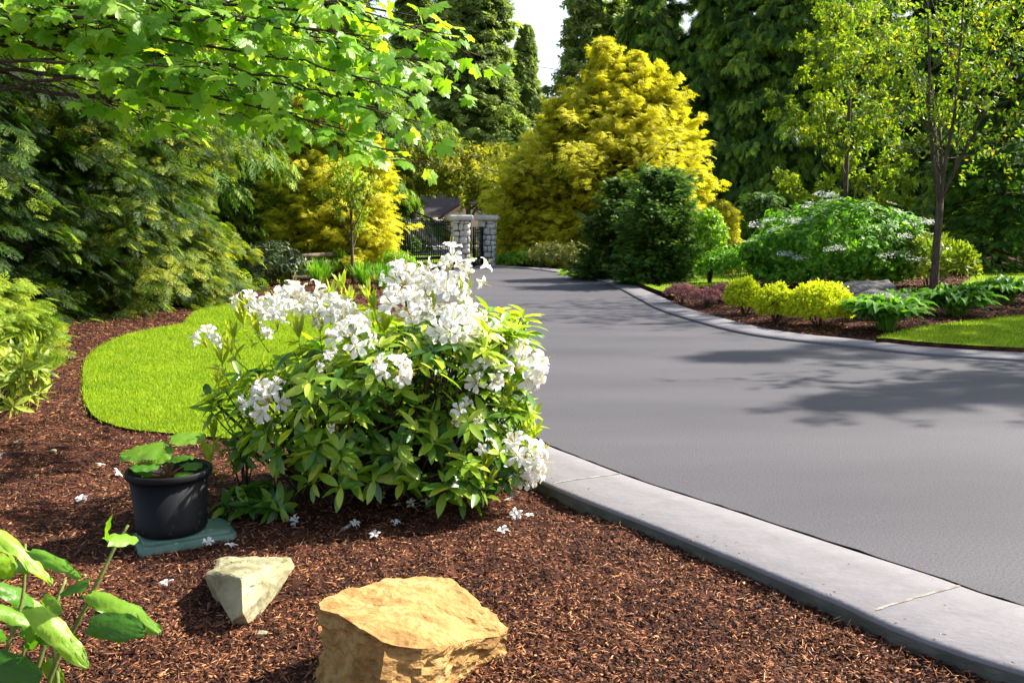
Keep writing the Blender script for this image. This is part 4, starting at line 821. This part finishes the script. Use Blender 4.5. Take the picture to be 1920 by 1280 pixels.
# low dark suckers at the foot of the bush
bush('rhododendron_sucker', 'low dark leafy rhododendron shoots between the pot and the flowering bush', 'shrub', (-1.38, 4.72, -.09), .19, .15, .20, 16, 9, RH, .11, L['rhodo'], 111, a=.3, up=.05, back=.04, var=(1.5, 4), stems=8, low=0)
bush('rhododendron_sucker', 'thin leafy shoot leaning over the right rim of the black pot', 'shrub', (-1.50, 4.95, -.09), .10, .08, .48, 8, 8, RH, .10, L['rhodo'], 112, a=.5, up=.05, back=.05, var=(2, 3), stems=8, low=.3, cz=.5)

# fallen flowers
def fallen():
    rng = np.random.default_rng(4); ms = []
    for k in range(4):
        mb = MB(); T = T_flower(50 + k, .08); tv = T[0].copy(); tv[:, 1] *= (.35, .9, .5, .7)[k]; mb.inst((tv, T[1]), np.zeros((1, 3)), frames(np.array([[.1 * k, .2, 1.]]), np.array([[1., 0, 0]])), np.array([1.]), 0, np.array([.8]))
        for j in range(3): e = rng.normal(0, .5, 3); e[2] = .05; mb.tube([(0, 0, .05), e * .6 + (0, 0, .1), e], .02, 3)
        ms.append(mb.mesh('fallen_flower', L['petal']))
    spots = [(34, 829, 'left of the lawn tip near the left edge'), (2, 860, 'cut by the left edge of the picture'), (188, 873, 'behind the pot, the farther of two'), (216, 890, 'just left of the pot rim'), (154, 936, 'on the sunlit mulch left of the pot'), (388, 1022, 'upright against the green lid front corner'), (433, 1025, 'in shade right of the green lid'), (313, 1098, 'left of the pale angular stone'), (515, 862, 'at the left foot of the bush behind its stems'), (560, 978, 'in the shade below the left stems of the bush'), (652, 990, 'in front of the bush, left one of a touching pair'), (665, 985, 'in front of the bush, right one of a touching pair'), (703, 1003, 'between the bush and the big yellow boulder'), (740, 985, 'in front of the bush centre, nearest its stems'), (714, 930, 'farthest back below the middle stems'), (774, 945, 'second from right in the shade below the bush'), (742, 948, 'in dark shade under the middle of the bush'), (800, 948, 'rightmost in the shade below the bush'), (955, 938, 'between the bush and the kerb corner'), (968, 965, 'right of the bush, left one of a pair'), (992, 967, 'right of the bush, right one of a pair'), (943, 1000, 'farthest right in front of the kerb'), (632, 940, 'in dark shade under the left stems')]
    for i, (px, py, w_) in enumerate(spots):
        q = G(px, py, -.045); o = bpy.data.objects.new('fallen_flower', ms[i % 4]); COL.objects.link(o); s = rng.uniform(.045, .062); o.location = q; o.scale = (s,) * 3; o.rotation_euler = (rng.normal(0, .35), rng.normal(0, .35), rng.uniform(0, 6))
        tag(o, 'fallen white blossom ' + w_, 'flower', 'fallen white blossoms on the mulch')
fallen()

# ------------------------------------------------------------------ pot on the green lid
def lathe(prof, n=48):
    mb = MB(); v = []; f = []
    for r, z in prof:
        for i in range(n): a = 2 * math.pi * i / n; v.append((r * math.cos(a), r * math.sin(a), z))
    for j in range(len(prof) - 1):
        for i in range(n): f.append((j * n + i, j * n + (i + 1) % n, (j + 1) * n + (i + 1) % n, (j + 1) * n + i))
    mb.add(v, f); return mb
pc = G(322, 985, .0); pot = thing('plant_pot', 'round black plastic nursery pot standing on the green lid', 'plant pot', (pc[0], pc[1], -.021), .3)
b = lathe([(0, .002), (.155, .002), (.165, .01), (.168, .02), (.171, .055), (.168, .06), (.188, .295), (.182, .293), (.164, .06), (0, .05)]); b.build('pot_body', M['black'], pot, smooth=False)
b = lathe([(.1885, .283), (.203, .285), (.206, .292), (.206, .312), (.202, .318), (.195, .318), (.190, .312), (.186, .285)]); b.build('rim', M['black'], pot, smooth=True)
mb = MB(); v = [(0, 0, .262)]; n = 36
rg = np.random.default_rng(3)
for r in (.06, .12, .184):
    for i in range(n): a = 2 * math.pi * i / n; v.append((r * math.cos(a), r * math.sin(a), .255 + rg.uniform(-.006, .006)))
f = [(0, 1 + i, 1 + (i + 1) % n) for i in range(n)] + [(1 + j * n + i, 1 + (j + 1) * n + i, 1 + (j + 1) * n + (i + 1) % n, 1 + j * n + (i + 1) % n) for j in range(2) for i in range(n)]
mb.add(v, f); mb.build('soil', M['soil'], pot)
mb = MB()
for i in range(8): a = i * math.pi / 4; mb = MB(); mb.box((.169 * math.cos(a), .169 * math.sin(a), .03), (.006, .02, .02), a); mb.build('drain_hole', M['iron'], pot)
# green valve box lid
lp = G(338, 1000, -.02); lid = thing('valve_box', 'green plastic irrigation box lid sunk in the mulch under the pot', 'utility box', (lp[0], lp[1] + .06, -.066), R(30))
def rbox(mb, w, d, z0, z1, r=.04, n=6, taper=0):
    out = []
    for cx, cy, a0 in ((w / 2 - r, d / 2 - r, 0), (-w / 2 + r, d / 2 - r, 90), (-w / 2 + r, -d / 2 + r, 180), (w / 2 - r, -d / 2 + r, 270)):
        for i in range(n + 1): a = R(a0 + 90 * i / n); out.append((cx + r * math.cos(a), cy + r * math.sin(a)))
    k = len(out); v = [(x * (1 + taper), y * (1 + taper), z0) for x, y in out] + [(x, y, z1 - .004) for x, y in out] + [(x * .985, y * .98, z1) for x, y in out]
    f = [(i, (i + 1) % k, k + (i + 1) % k, k + i) for i in range(k)] + [(k + i, k + (i + 1) % k, 2 * k + (i + 1) % k, 2 * k + i) for i in range(k)] + [tuple(range(2 * k, 3 * k))]
    mb.add(v, f)
mb = MB(); rbox(mb, .46, .28, -.08, .028, taper=.05); mb.build('box_body', M['gplastic'], lid)
mb = MB(); rbox(mb, .42, .24, .029, .044); mb.build('lid', M['gplastic'], lid)
mb = MB()
for i in range(9): mb.box((-.16 + i * .04, .095, .0455), (.006, .03, .004))
mb.build('lid_ribs', M['gplastic'], lid)
# plant in the pot: big crinkled leaves on red stalks
def crinkle(nu=9, nv=9, w_=.95, seed=0, drop=.3):
    v = []; f = []
    for i in range(nu):
        s = i / (nu - 1); hw = math.sin(math.pi * (s * .86 + .1)) ** .6 * w_ / 2 * (1 - .12 * s)
        for j in range(nv):
            t_ = (j / (nv - 1) * 2 - 1); x = t_ * hw * (1 + .06 * math.sin(9 * s + seed)); y = s - .10 * (abs(t_) ** 2) * (1 if s < .3 else 0) + .02 * math.sin(13 * t_ + seed)
            z = -drop * s * s - .22 * t_ * t_ * hw + .035 * math.sin(17 * s + 5 * t_ + seed) * abs(t_) + .03 * math.cos(11 * t_ + seed * 2) * s
            v.append((x, y, z))
    for i in range(nu - 1):
        for j in range(nv - 1): a = i * nv + j; f.append((a, a + 1, a + nv + 1, a + nv))
    return np.array(v), f
pp = thing('potted_plant', 'young plant with crinkled lime leaves on red stalks growing in the black pot', 'plant', (pc[0], pc[1], .239))
for i, (ex, ey, ez, dx, dy, dz, s) in enumerate([(-.02, .0, .17, -1, -.15, -.05, .21), (.0, .05, .20, .9, .3, .1, .16), (-.01, .02, .16, -.2, -.6, -.3, .11), (.06, -.03, .04, .8, -.5, .1, .09), (-.08, -.02, .04, -.7, -.4, .5, .10), (.05, .06, .05, .7, .7, .1, .10), (-.05, -.06, .10, -.5, -.8, .1, .12), (.04, -.02, .12, .7, -.6, .2, .12), (-.04, .06, .14, -.8, .5, .2, .13)]):
    mk = MB(); mk.tube(catmull([(0, 0, -.01), (ex * .3, ey * .3, ez * .6), (ex, ey, ez)], 4), np.linspace(.007, .004, 9), 6); sk = mk.build('stalk', M['stem_red'], pp, smooth=True)
    mb = MB(); mb.inst(crinkle(13, 11, 1.0, i, .15), np.array([[ex, ey, ez]]), frames(np.array([[dx, dy, dz]], float), np.array([[.1, -.2, 1.]])), np.array([s]), 0, np.array([.7 if i < 3 else .3])); mb.build('leaf', L['hyd'], pp, smooth=True)

# ------------------------------------------------------------------ foreground hydrangea bottom left
def serr(seed=0):
    v, f = crinkle(13, 9, .66, seed, .28); return v, f
hb = np.array((-1.22, 2.15, -.1)); hy = thing('hydrangea', 'blurred bright leafy hydrangea in the lower left corner', 'shrub', tuple(hb))
mk = MB(); stems_ = [[(40, 1500), (85, 1280), (130, 1180), (165, 1100), (185, 1050), (203, 1013)], [(0, 1450), (60, 1250), (75, 1160), (80, 1120)], [(-40, 1400), (-10, 1250), (10, 1150), (0, 1050)], [(120, 1500), (85, 1280), (40, 1200)], [(20, 1480), (10, 1300), (20, 1180)]]
for s_ in stems_: pts = np.array([D(px, py, 2.2) - hb for px, py in s_]); pts[:, 1] += np.linspace(0, .12, len(pts)); mk.tube(catmull(pts, 4), np.linspace(.0075, .0035, (len(pts) - 1) * 4 + 1), 6)
mk.build('stem', M['stem_green'], hy, smooth=True)
rh = np.random.default_rng(12)
lv = [((203, 1013), (272, 992), 1.0, (-.3, -.9, .4), .75), ((198, 1010), (186, 968), .5, (-.6, -.7, .3), .6), ((168, 1168), (268, 1172), .95, (.0, -.75, .7), .2), ((172, 1110), (318, 1152), .55, (.1, -.2, 1), .7), ((180, 1125), (304, 1180), .5, (.1, -.5, .8), .6), ((165, 1092), (92, 1108), .7, (0, -.6, .8), .3), ((62, 1140), (186, 1245), .6, (.3, -.5, .8), .9), ((-20, 985), (132, 1075), .45, (.1, -.2, 1), .95), ((-10, 1010), (60, 1050), .6, (.1, -.4, 1), .8), ((60, 1030), (158, 1060), .45, (0, -.3, 1), .6), ((90, 1050), (-10, 1035), .7, (0, -.5, 1), .55), ((0, 1100), (105, 1135), .8, (0, -.5, .8), .5), ((-30, 1130), (140, 1165), .5, (0, -.3, 1), .7), ((70, 1160), (-20, 1135), .8, (0, -.6, .7), .4), ((-30, 1235), (72, 1275), 1.0, (0, -.8, .6), .15), ((85, 1240), (125, 1300), .7, (.2, -.7, .5), .6), ((80, 1120), (105, 1150), .9, (0, -.9, .3), .7), ((60, 1185), (20, 1230), .8, (0, -.8, .4), .3), ((-10, 1050), (45, 1100), .8, (0, -.6, .6), .85), ((75, 1150), (135, 1160), .5, (0, -.4, 1), .8), ((40, 1180), (110, 1200), .7, (0, -.6, .6), .35), ((-20, 1180), (30, 1200), .8, (0, -.6, .6), .5), ((140, 1190), (110, 1235), .7, (0, -.8, .4), .25), ((5, 1065), (-60, 1090), .8, (0, -.5, 1), .6)]
for i, (a, b_, wf, nn_, vr) in enumerate(lv):
    y = 2.2 + rh.uniform(-.10, .12); A = D(*a, y); B = D(*b_, y + rh.uniform(-.1, .1)); d = B - A; s = np.linalg.norm(d) * .86
    T = serr(i); mb = MB(); mb.inst(T, (A - hb)[None], frames(d[None], np.array([nn_], float)), np.array([[s * wf * .85, s, s]]), 0, np.array([vr])); mb.build('leaf', L['hyd'], hy, smooth=True)
# left edge shrub
p = G(-10, 800, -.09); bush('rhododendron', 'yellow green narrow leaved shrub cut by the left edge beside the lawn', 'shrub', (-4.0, 6.75, -.1), .52, .5, .85, 90, 9, T_oval(.26, fold=.3, droop=.15), .13, L['yrh'], 121, a=.6, up=.2, back=.06, var=(2.3, 1.7), stems=30)

# ------------------------------------------------------------------ shrubs along the left background
def place(px, py, z=-.09): q = G(px, py, z); return (q[0], q[1], z)
def bp_(px, py, z=.08): q = G(px, py, z); return (q[0], q[1], z)
bush('rhododendron', 'grey green leathery rhododendron left of the rail fence', 'shrub', (place(500, 540)[0], place(500, 540)[1] + .6, -.09), .92, .7, 1.15, 190, 9, RH, .15, L['grey_rh'], 131, a=.35, up=.1, back=.08, var=(2, 2), stems=16)
bush('shrub', 'lime green shrub against the rail fence left of the young tree', 'shrub', (place(628, 525)[0], place(628, 525)[1] + .3, -.09), .38, .35, .95, 130, 8, OV, .085, L['lime'], 132, stems=10)
bush('shrub', 'rounded lime green shrub right of the young tree', 'shrub', (place(742, 533)[0], place(742, 533)[1] + .3, -.09), .58, .5, .92, 300, 9, T_oval(.3, ((0, .1), (.5, 1), (1, 0))), .09, L['lime'], 133, stems=12)
bush('shrub', 'small lime shrub at the edge of the drive behind the white blossoms', 'shrub', place(800, 545), .24, .24, .5, 90, 8, OV, .06, L['lime'], 134, stems=6)
dg = 'daylily clumps in front of the rail fence'
arch_clump('daylily', 'dark green grassy clump between grey rhododendron and young tree', 'plant', place(600, 537), 260, (.55, .95), .02, L['green'], 141, dg)
arch_clump('daylily', 'dark green grassy clump right beside the young tree stem', 'plant', place(683, 535), 200, (.5, .85), .02, L['green'], 142, dg)
arch_clump('daylily', 'dark green grassy clump in front of the rounded lime shrub', 'plant', place(720, 545), 220, (.5, .85), .02, L['green'], 143, dg)
bush('shrub', 'low green ferny plants at the foot of the feathery left cedar', 'shrub', place(350, 560), .55, .4, .4, 90, 7, OV, .12, L['green'], 144, stems=6)
# white stake
sk = thing('marker_stake', 'thin white stake standing in the mulch left of the grey rhododendron', 'stake', place(433, 538)); mb = MB(); mb.box((0, 0, .25), (.035, .02, .56)); mb.build('stake_board', M['white'], sk); mb = MB(); mb.add([(-.0175, -.01, .53), (.0175, -.01, .53), (.0175, .01, .53), (-.0175, .01, .53), (0, 0, .57)], [(0, 1, 4), (1, 2, 4), (2, 3, 4), (3, 0, 4)]); mb.build('stake_point', M['white'], sk)
# rail fence
fl = place(540, 533); fr_ = place(706, 520); fe = thing('rail_fence', 'low weathered wooden rail fence behind the daylilies', 'fence', (fl[0], fl[1] + .5, -.09)); dv = np.array((fr_[0] - fl[0], fr_[1] - fl[1])); FL = np.linalg.norm(dv); fa = math.atan2(dv[1], dv[0])
for k in range(3):
    q = dv * k / 2; mb = MB(); mb.box((q[0], q[1] + .08, .38), (.13, .13, .86), fa); mb.build('post', M['wood'], fe)
for seg in range(2):
    for k, h in enumerate((.13, .33, .53, .73)):
        if seg == 1 and k == 3: h = .70
        q = dv * (seg + .5) / 2; mb = MB(); mb.box((q[0], q[1] - .045, h - .03 * seg), (FL / 2 * 1.02, .05, .115), fa, ry=.012 * (-1) ** (k + seg)); mb.build('rail', M['wood'], fe)

# ------------------------------------------------------------------ gate pillars, gates
def pillar(label, base, rz, seed):
    rng = np.random.default_rng(seed); t = thing('gate_pillar', label, 'pillar', base, rz, 'stone gate pillars'); W = .58; H = 1.70; mb = MB(); mb.box((0, 0, H / 2 - .1), (W - .06, W - .06, H + .2)); mb.build('core', M['mortar'], t)
    mb = MB()
    for sd in range(4):
        a = sd * math.pi / 2; z = -.05
        while z < H - .02:
            h = min(rng.uniform(.15, .26), H - z); x = -W / 2
            if H - z - h < .08: h = H - z
            while x < W / 2 - .01:
                wd = min(rng.uniform(.14, .30), W / 2 - x)
                if W / 2 - x - wd < .08: wd = W / 2 - x
                cx = x + wd / 2; n = 8; pts = []; th = rng.uniform(.035, .07); zz = z + h / 2 + rng.uniform(-.015, .015)
                for ring, (k, dep) in enumerate(((1.0, 0.), (.94, .7), (.55, 1.))):
                    for i in range(n):
                        an = 2 * math.pi * i / n + math.pi / 8; ex = np.sign(math.cos(an)) * abs(math.cos(an)) ** .55 * wd / 2 * .96 * k; ez = np.sign(math.sin(an)) * abs(math.sin(an)) ** .55 * h / 2 * .96 * k
                        pts.append((cx + ex + rng.uniform(-.008, .008), -(W / 2 - .035) - th * dep, zz + ez + rng.uniform(-.008, .008)))
                m = Matrix.Rotation(a, 3, 'Z'); v = np.array(pts) @ np.array(m).T
                f = [(r * n + i, r * n + (i + 1) % n, (r + 1) * n + (i + 1) % n, (r + 1) * n + i) for r in range(2) for i in range(n)] + [tuple(range(2 * n, 3 * n))]
                mb.add(v, f); x += wd
            z += h
    mb.build('stonework', M['cobble'], t)
    bm = bmesh.new(); bmesh.ops.create_cube(bm, size=1); bmesh.ops.scale(bm, vec=(.86, .86, .20), verts=bm.verts); bmesh.ops.bevel(bm, geom=bm.edges[:], offset=.05, segments=3, affect='EDGES'); bmesh.ops.subdivide_edges(bm, edges=[e for e in bm.edges if e.calc_length() > .3], cuts=6, use_grid_fill=True)
    for v in bm.verts: v.co += v.normal * .014 * noise.noise(v.co * 6 + Vector((seed, 0, 0)))
    me = bpy.data.meshes.new('capstone'); bm.to_mesh(me); bm.free(); me.materials.append(M['capstone']); o = bpy.data.objects.new('capstone', me); COL.objects.link(o); o.parent = t; o.location = (0, 0, H + .1)
    return t
pA = at(864, 31.3, -.08); pB = at(914, 33.6, -.08)
pillar('nearer stone gate pillar right of the wide iron gate', pA, R(8), 1); pillar('farther stone gate pillar against the golden cypress', pB, R(-6), 2)
def gate(name, label, a, b, h, npk, arch=.0, seed=0, mid=.35):
    a = np.array(a); b = np.array(b); d = b - a; Ln = np.linalg.norm(d[:2]); rz = math.atan2(d[1], d[0]); t = thing(name, label, 'gate', tuple(a), rz)
    mb = MB()
    mb.box((.035, 0, h / 2), (.07, .07, h)); mb.box((Ln - .035, 0, h / 2), (.07, .07, h)); mb.box((Ln / 2, 0, .10), (Ln - .14, .05, .06)); mb.box((Ln / 2, 0, mid), (Ln - .14, .045, .11)); mb.box((Ln / 2, 0, mid + .35), (Ln - .14, .03, .025)) ; mb.box((Ln / 2, 0, h - .20), (Ln - .14, .04, .035))
    zt = lambda x: h - .10 + arch * math.sin(math.pi * x / Ln)
    xs = np.linspace(.07, Ln - .07, 12); mb.tube([(x, 0, zt(x)) for x in xs], .02, 4); mb.build('gate_frame', M['iron'], t)
    for i in range(npk):
        x = .07 + (Ln - .14) * (i + 1) / (npk + 1); mb = MB(); mb.tube([(x, .0, .08), (x, 0, zt(x) + .05)], .017, 4); mb.tube([(x, 0, zt(x) + .05), (x, 0, zt(x) + .075), (x, 0, zt(x) + .13)], (.02, .017, .002), 4); mb.build('picket', M['iron'], t)
    return t
gA = at(768, 31.6, -.05); gB = at(851, 33.8, -.05); gC = at(690, 31.4, -.05)
gate('iron_gate', 'wide black iron gate leaf with spear tips left of the stone pillars', gA, gB, 1.72, 22, -.05)
gate('iron_fence', 'short black iron fence panel running left from the wide gate', gC, gA, 1.68, 20)
gate('walk_gate', 'narrow black iron side gate between the two stone pillars', (at(888, 32.2)[0], 32.2, -.05), (at(905, 33.2)[0], 33.2, -.05), 1.45, 4)
kp = thing('keypad_post', 'dark gate keypad post with a pale slanted top in front of the near pillar', 'gate keypad', at(848, 29.6, -.08)); mb = MB(); mb.box((0, 0, .2), (.09, .09, .5)); mb.build('post', M['iron'], kp); mb = MB(); mb.box((-.06, 0, .49), (.50, .26, .09), ry=-.08); mb.build('cover', M['white'], kp); mb = MB(); mb.box((.05, 0, .36), (.3, .2, .17)); mb.build('keypad_box', M['iron'], kp)

# ------------------------------------------------------------------ house beyond the gate
hx, hyy, _ = at(818, 68); ho = thing('house', 'beige one storey house with dark roof beyond the gate', 'house', (hx, hyy, -.05), R(-6), scale=(.86, .86, .74))
mb = MB(); mb.box((-2.5, 3, 1.4), (11, 7, 2.9)); wl = mb.build('wall', M['wall'], ho)
mb = MB()
for i in range(14): mb.box((-2.5, -.515, .15 + i * .2), (11.02, .025, .015))
mb.build('clapboards', M['wall'], wl)
mb = MB(); mb.add([(.95, -1.2, -.1), (4.2, -1.2, -.1), (4.2, -1.2, 2.9), (.95, -1.2, 2.9), (.95, 3, -.1), (4.2, 3, -.1), (4.2, 3, 2.9), (.95, 3, 2.9), (2.6, -1.2, 4.1), (2.6, 3, 4.1)], [(0, 1, 2, 8, 3), (1, 5, 6, 2), (0, 3, 7, 4), (5, 4, 7, 9, 6)]); mb.build('gable_wing', M['wall2'], ho)
mb = MB(); mb.add([(-8.4, -.9, 2.75), (3.4, -.9, 2.75), (3.4, 3, 5.0), (-8.4, 3, 5.0), (-8.4, 6.9, 2.75), (3.4, 6.9, 2.75), (-8.4, -.9, 2.9), (3.4, -.9, 2.9), (3.4, 3, 5.15), (-8.4, 3, 5.15), (-8.4, 6.9, 2.9), (3.4, 6.9, 2.9)], [(0, 1, 2, 3), (3, 2, 5, 4), (6, 7, 8, 9), (9, 8, 11, 10), (0, 1, 7, 6), (0, 6, 9, 3), (3, 9, 10, 4), (1, 2, 8, 7), (2, 5, 11, 8)])
mb.add([(.5, -1.7, 2.55), (2.6, -1.7, 4.2), (4.7, -1.7, 2.55), (.5, 4, 2.55), (2.6, 4, 4.2), (4.7, 4, 2.55), (.5, -1.7, 2.7), (2.6, -1.7, 4.35), (4.7, -1.7, 2.7), (.5, 4, 2.7), (2.6, 4, 4.35), (4.7, 4, 2.7)], [(0, 3, 4, 1), (1, 4, 5, 2), (6, 7, 10, 9), (7, 8, 11, 10), (0, 1, 7, 6), (1, 2, 8, 7), (0, 6, 9, 3), (2, 5, 11, 8)]); mb.build('roof', M['roof'], ho)
for x in (-4.6, -1.9, .15):
    mb = MB(); mb.box((x, -.54, 1.45), (.85 if x < 0 else .95, .07, 1.35 if x < 0 else 2.0)); wi = mb.build('window', M['white'], ho); mb = MB(); mb.box((x, -.585, 1.45), (.65, .03, 1.1)); mb.build('pane', M['glass'], wi)
cpt = at(795, 70, -.05)
for i, (px, y, lb) in enumerate([(768, 44, 'dark shrub seen through the left bars of the iron gate'), (846, 60, 'dark round shrub in front of the house wall seen through the gate')]):
    bush('shrub', lb, 'shrub', at(px, y), .55, .5, 1.1, 160, 8, OV, .16, L['thuja_lt'], 150 + i, stems=6)
# cables
for i, (a, b_, lb) in enumerate([((730, 268, 44), (1100, 312, 44), 'upper thin overhead cable above the gate'), ((740, 297, 44), (1100, 330, 44), 'lower thin overhead cable above the gate'), ((880, 98, 52), (1150, 142, 52), 'thin overhead cable crossing the grey conifers near the sky gap')]):
    A = D(*a); B = D(*b_); t_ = np.linspace(0, 1, 15)[:, None]; pts = A * (1 - t_) + B * t_; pts[:, 2] -= (1 - (2 * t_[:, 0] - 1) ** 2) * .18; mb = MB(); mb.tube(pts, .013, 5); tag(mb.build('overhead_cable', M['wire']), lb, 'cable', 'overhead cables')

# ------------------------------------------------------------------ right bed
def gy(px, y, z=-.08): q = at(px, y, z); return q
bush('shrub', 'dark green low shrub right at the foot of the farther pillar', 'shrub', gy(962, 32.8), .62, .5, .62, 120, 8, OV, .10, L['green'], 161, stems=6, group='low shrubs right of the gate')
bush('shrub', 'brighter green low shrub beside the dark one near the farther pillar', 'shrub', gy(988, 32.4), .5, .45, .72, 120, 8, OV, .11, L['lime'], 162, stems=6, group='low shrubs right of the gate')
bush('shrub', 'pale yellow green shrub with pinkish tips in front of the golden cypress', 'shrub', gy(1035, 31.5), .95, .6, .98, 260, 8, LF, .10, L['pinkish'], 163, stems=8)
bush('shrub', 'pinkish pale shrub just left of the lighter thuja mound', 'shrub', gy(1083, 30.8), .6, .5, 1.0, 170, 8, LF, .10, L['pinkish'], 164, stems=8)
tuf = 'small round green tufts by the far kerb'
arch_clump('tuft', 'small round green tuft left of two beside the far kerb bend', 'plant', gy(1057, 27.2), 260, (.22, .34), .008, L['lime'], 165, tuf, 1.)
arch_clump('tuft', 'small round green tuft right of two beside the far kerb bend', 'plant', gy(1080, 26.4), 260, (.22, .34), .008, L['lime'], 166, tuf, 1.)
arch_clump('tuft', 'small round tuft in the shade of the lighter thuja', 'plant', gy(1103, 26.6), 200, (.3, .42), .008, L['green'], 167, tuf, 1.)
# bright sapling shrub beside thuja
bush('shrub', 'upright bright lime shrub just right of the dark thuja', 'shrub', gy(1332, 21.6, .08), .42, .38, 1.85, 230, 8, OV, .085, L['lime'], 168, stems=26, cz=.6, low=-.7, shell=.45)
golden('golden_cypress', 'small golden conifer tip behind the upright lime shrub', gy(1345, 26, .08), [(0, 0, 2.1, .75, 150)], L['gold'], 169, .17, SP_GOLD, K=26, e0=(1.1, .2), droop=.2, upturn=.1, prof=lambda t: np.clip(1 - t ** 2.6, .05, 1), var=(2, 1.6))
# heather
hg = 'purple heather clumps at the kerb'
for i, (px, py, rx, h, lb) in enumerate([(1282, 566, .33, .36, 'left purple heather clump beside the far kerb'), (1330, 572, .30, .32, 'middle reddish heather clump beside the far kerb'), (1356, 567, .22, .36, 'right pinkish heather clump touching the golden spirea')]):
    bush('heather', lb, 'shrub', (bp_(px, py)[0], bp_(px, py)[1] + .25, .05), rx, rx, h, 340, 9, T_dia(.35), .045, L['heather'], 170 + i, group=hg, a=1.2, up=.3, back=.08, stems=10, low=-.1)
# golden spirea
sgp = 'golden spirea shrubs in a row'
for i, (px, py, rx, h, lb) in enumerate([(1402, 586, .33, .60, 'leftmost of three golden spirea mounds'), (1463, 602, .34, .58, 'middle of three golden spirea mounds'), (1550, 612, .52, .66, 'largest and rightmost of three golden spirea mounds')]):
    q = bp_(px, py); bush('golden_spirea', lb, 'shrub', (q[0], q[1] + rx * .6, .04), rx, rx * .85, h, 620 if i < 2 else 950, 11, DIA, .045, L['spirea'], 180 + i, group=sgp, a=1.1, b=.8, up=.3, back=.10, stems=16, low=-.45, cz=.4, var=(2.2, 1.8))
# hostas
HO = (lambda: (lambda v, f: (v, f))(*T_oval(1.0, ((0, .06), (.35, .06), (.5, .75), (.68, 1), (.85, .7), (1, 0)), .12, 0)))()
hv = HO[0].copy(); s_ = hv[:, 1].copy(); hv[:, 2] = hv[:, 2] + s_ * 1.55 - 1.0 * s_ ** 2.4; hv[:, 0] *= 1.1; HO = (hv, HO[1])
hgp = 'hostas in the right bed'
for i, (px, py, n, lr, lb) in enumerate([(1682, 622, 230, (.42, .74), 'nearest hosta clump in front of the grey boulders'), (1708, 596, 170, (.4, .64), 'hosta clump behind the nearest one, left of the maple trunk'), (1812, 600, 250, (.42, .78), 'wide hosta clump right of the maple trunk'), (1905, 575, 220, (.42, .76), 'hosta clump cut by the right edge of the picture')]):
    q = bp_(px, py); arch_clump('hosta', lb, 'plant', (q[0], q[1] + .35, .06), n, lr, .125, L['hosta'], 190 + i, hgp, 1.05, HO)
# green perennials left of viburnum
bush('perennial', 'mixed green perennials between the lime shrub and the viburnum', 'plant', (bp_(1405, 540)[0], bp_(1405, 540)[1] + .8, .08), 1.15, .8, .9, 420, 8, T_oval(.36, ((0, .1), (.5, 1), (1, 0))), .12, L['green'], 201, a=.9, up=.3, back=.15, stems=14, low=-.1)
bush('perennial', 'bronze tipped upright perennial behind the green ones near the stone wall', 'plant', (bp_(1392, 520)[0], bp_(1392, 520)[1] + 1.0, .08), .4, .3, .95, 70, 8, LF, .10, L['decid'], 202, a=1., up=.3, back=.2, stems=14, low=.1)
bush('shrub', 'green leafy mound at the left foot of the viburnum', 'shrub', (bp_(1470, 545)[0], bp_(1470, 545)[1] + .5, .08), .7, .6, .6, 220, 8, OV, .10, L['green'], 203, a=.7, up=.2, stems=8)
# viburnum with flat white umbels
def vib_extra(t, rng, P, Dn):
    k = 0
    ms = []
    for v_ in range(3):
        mb = MB(); n = 90; r = np.sqrt(rng.random(n)) * .16; a = rng.uniform(0, 6.28, n); pos = np.stack([r * np.cos(a) * 1.5, r * np.sin(a), .02 + rng.normal(0, .016, n)], 1); nd = rng.normal(0, .8, (n, 3)); nd[:, 2] = .05
        mb.inst(T_dia(.9, .05, .0), pos, frames(nrm(nd), np.array((0, 0, 1.)) + rng.normal(0, .25, (n, 3))), rng.uniform(.025, .055, n), 0, rng.random(n)); ms.append(mb.mesh('flower_head', L['umbel']))
    cand = [i for i in range(len(P)) if P[i][2] > .55 and P[i][1] < .7]
    rng.shuffle(cand); 
    for i in cand[:72]:
        o = bpy.data.objects.new('flower_head', ms[k % 3]); COL.objects.link(o); o.parent = t; o.location = P[i] + np.array((Dn[i][0] * .08, Dn[i][1] * .08 - .02, .07)); s = rng.uniform(.6, 1.15) * .85; o.scale = (s * 1.1, s, s); o.rotation_euler = (.30 + rng.normal(0, .15), .3 * Dn[i][0] + rng.normal(0, .12), rng.uniform(-.5, .5)); k += 1
q = bp_(1610, 548); bush('viburnum', 'spreading green viburnum with flat white flower heads behind the grey boulders', 'shrub', (q[0], q[1] + 1.4, .08), 2.15, 1.4, 2.0, 1250, 9, OV, .125, L['green'], 211, a=.5, up=.0, back=.22, stems=40, extra=vib_extra, low=-.85, cz=.42, shell=.66, var=(2, 2.0), sr=.014)
q = bp_(1760, 545); bush('rhododendron', 'yellow green rosette leaved rhododendron behind the maple trunk', 'shrub', (q[0] + .05, q[1] + .55, .08), .98, .75, 1.12, 210, 10, T_oval(.3, fold=.2, droop=-.12), .17, L['yrh'], 212, a=.75, up=.2, back=.06, stems=16, low=-.3)
# low stone wall behind the bed
w0 = gy(1375, 27.5, 0); sw = thing('stone_wall', 'low dark dry stone wall behind the green perennials', 'wall', (w0[0], w0[1], .05)); rw = np.random.default_rng(8)
for row in range(3):
    mb = MB(); x = -.3
    while x < 3.6: wd = rw.uniform(.35, .8); mb.box((x + wd / 2, rw.uniform(-.02, .02), .12 + row * .21), (wd - .02, .32, .195), jit=.018, rng=rw); x += wd
    mb.build('stone_course', M['grey_stone'], sw)
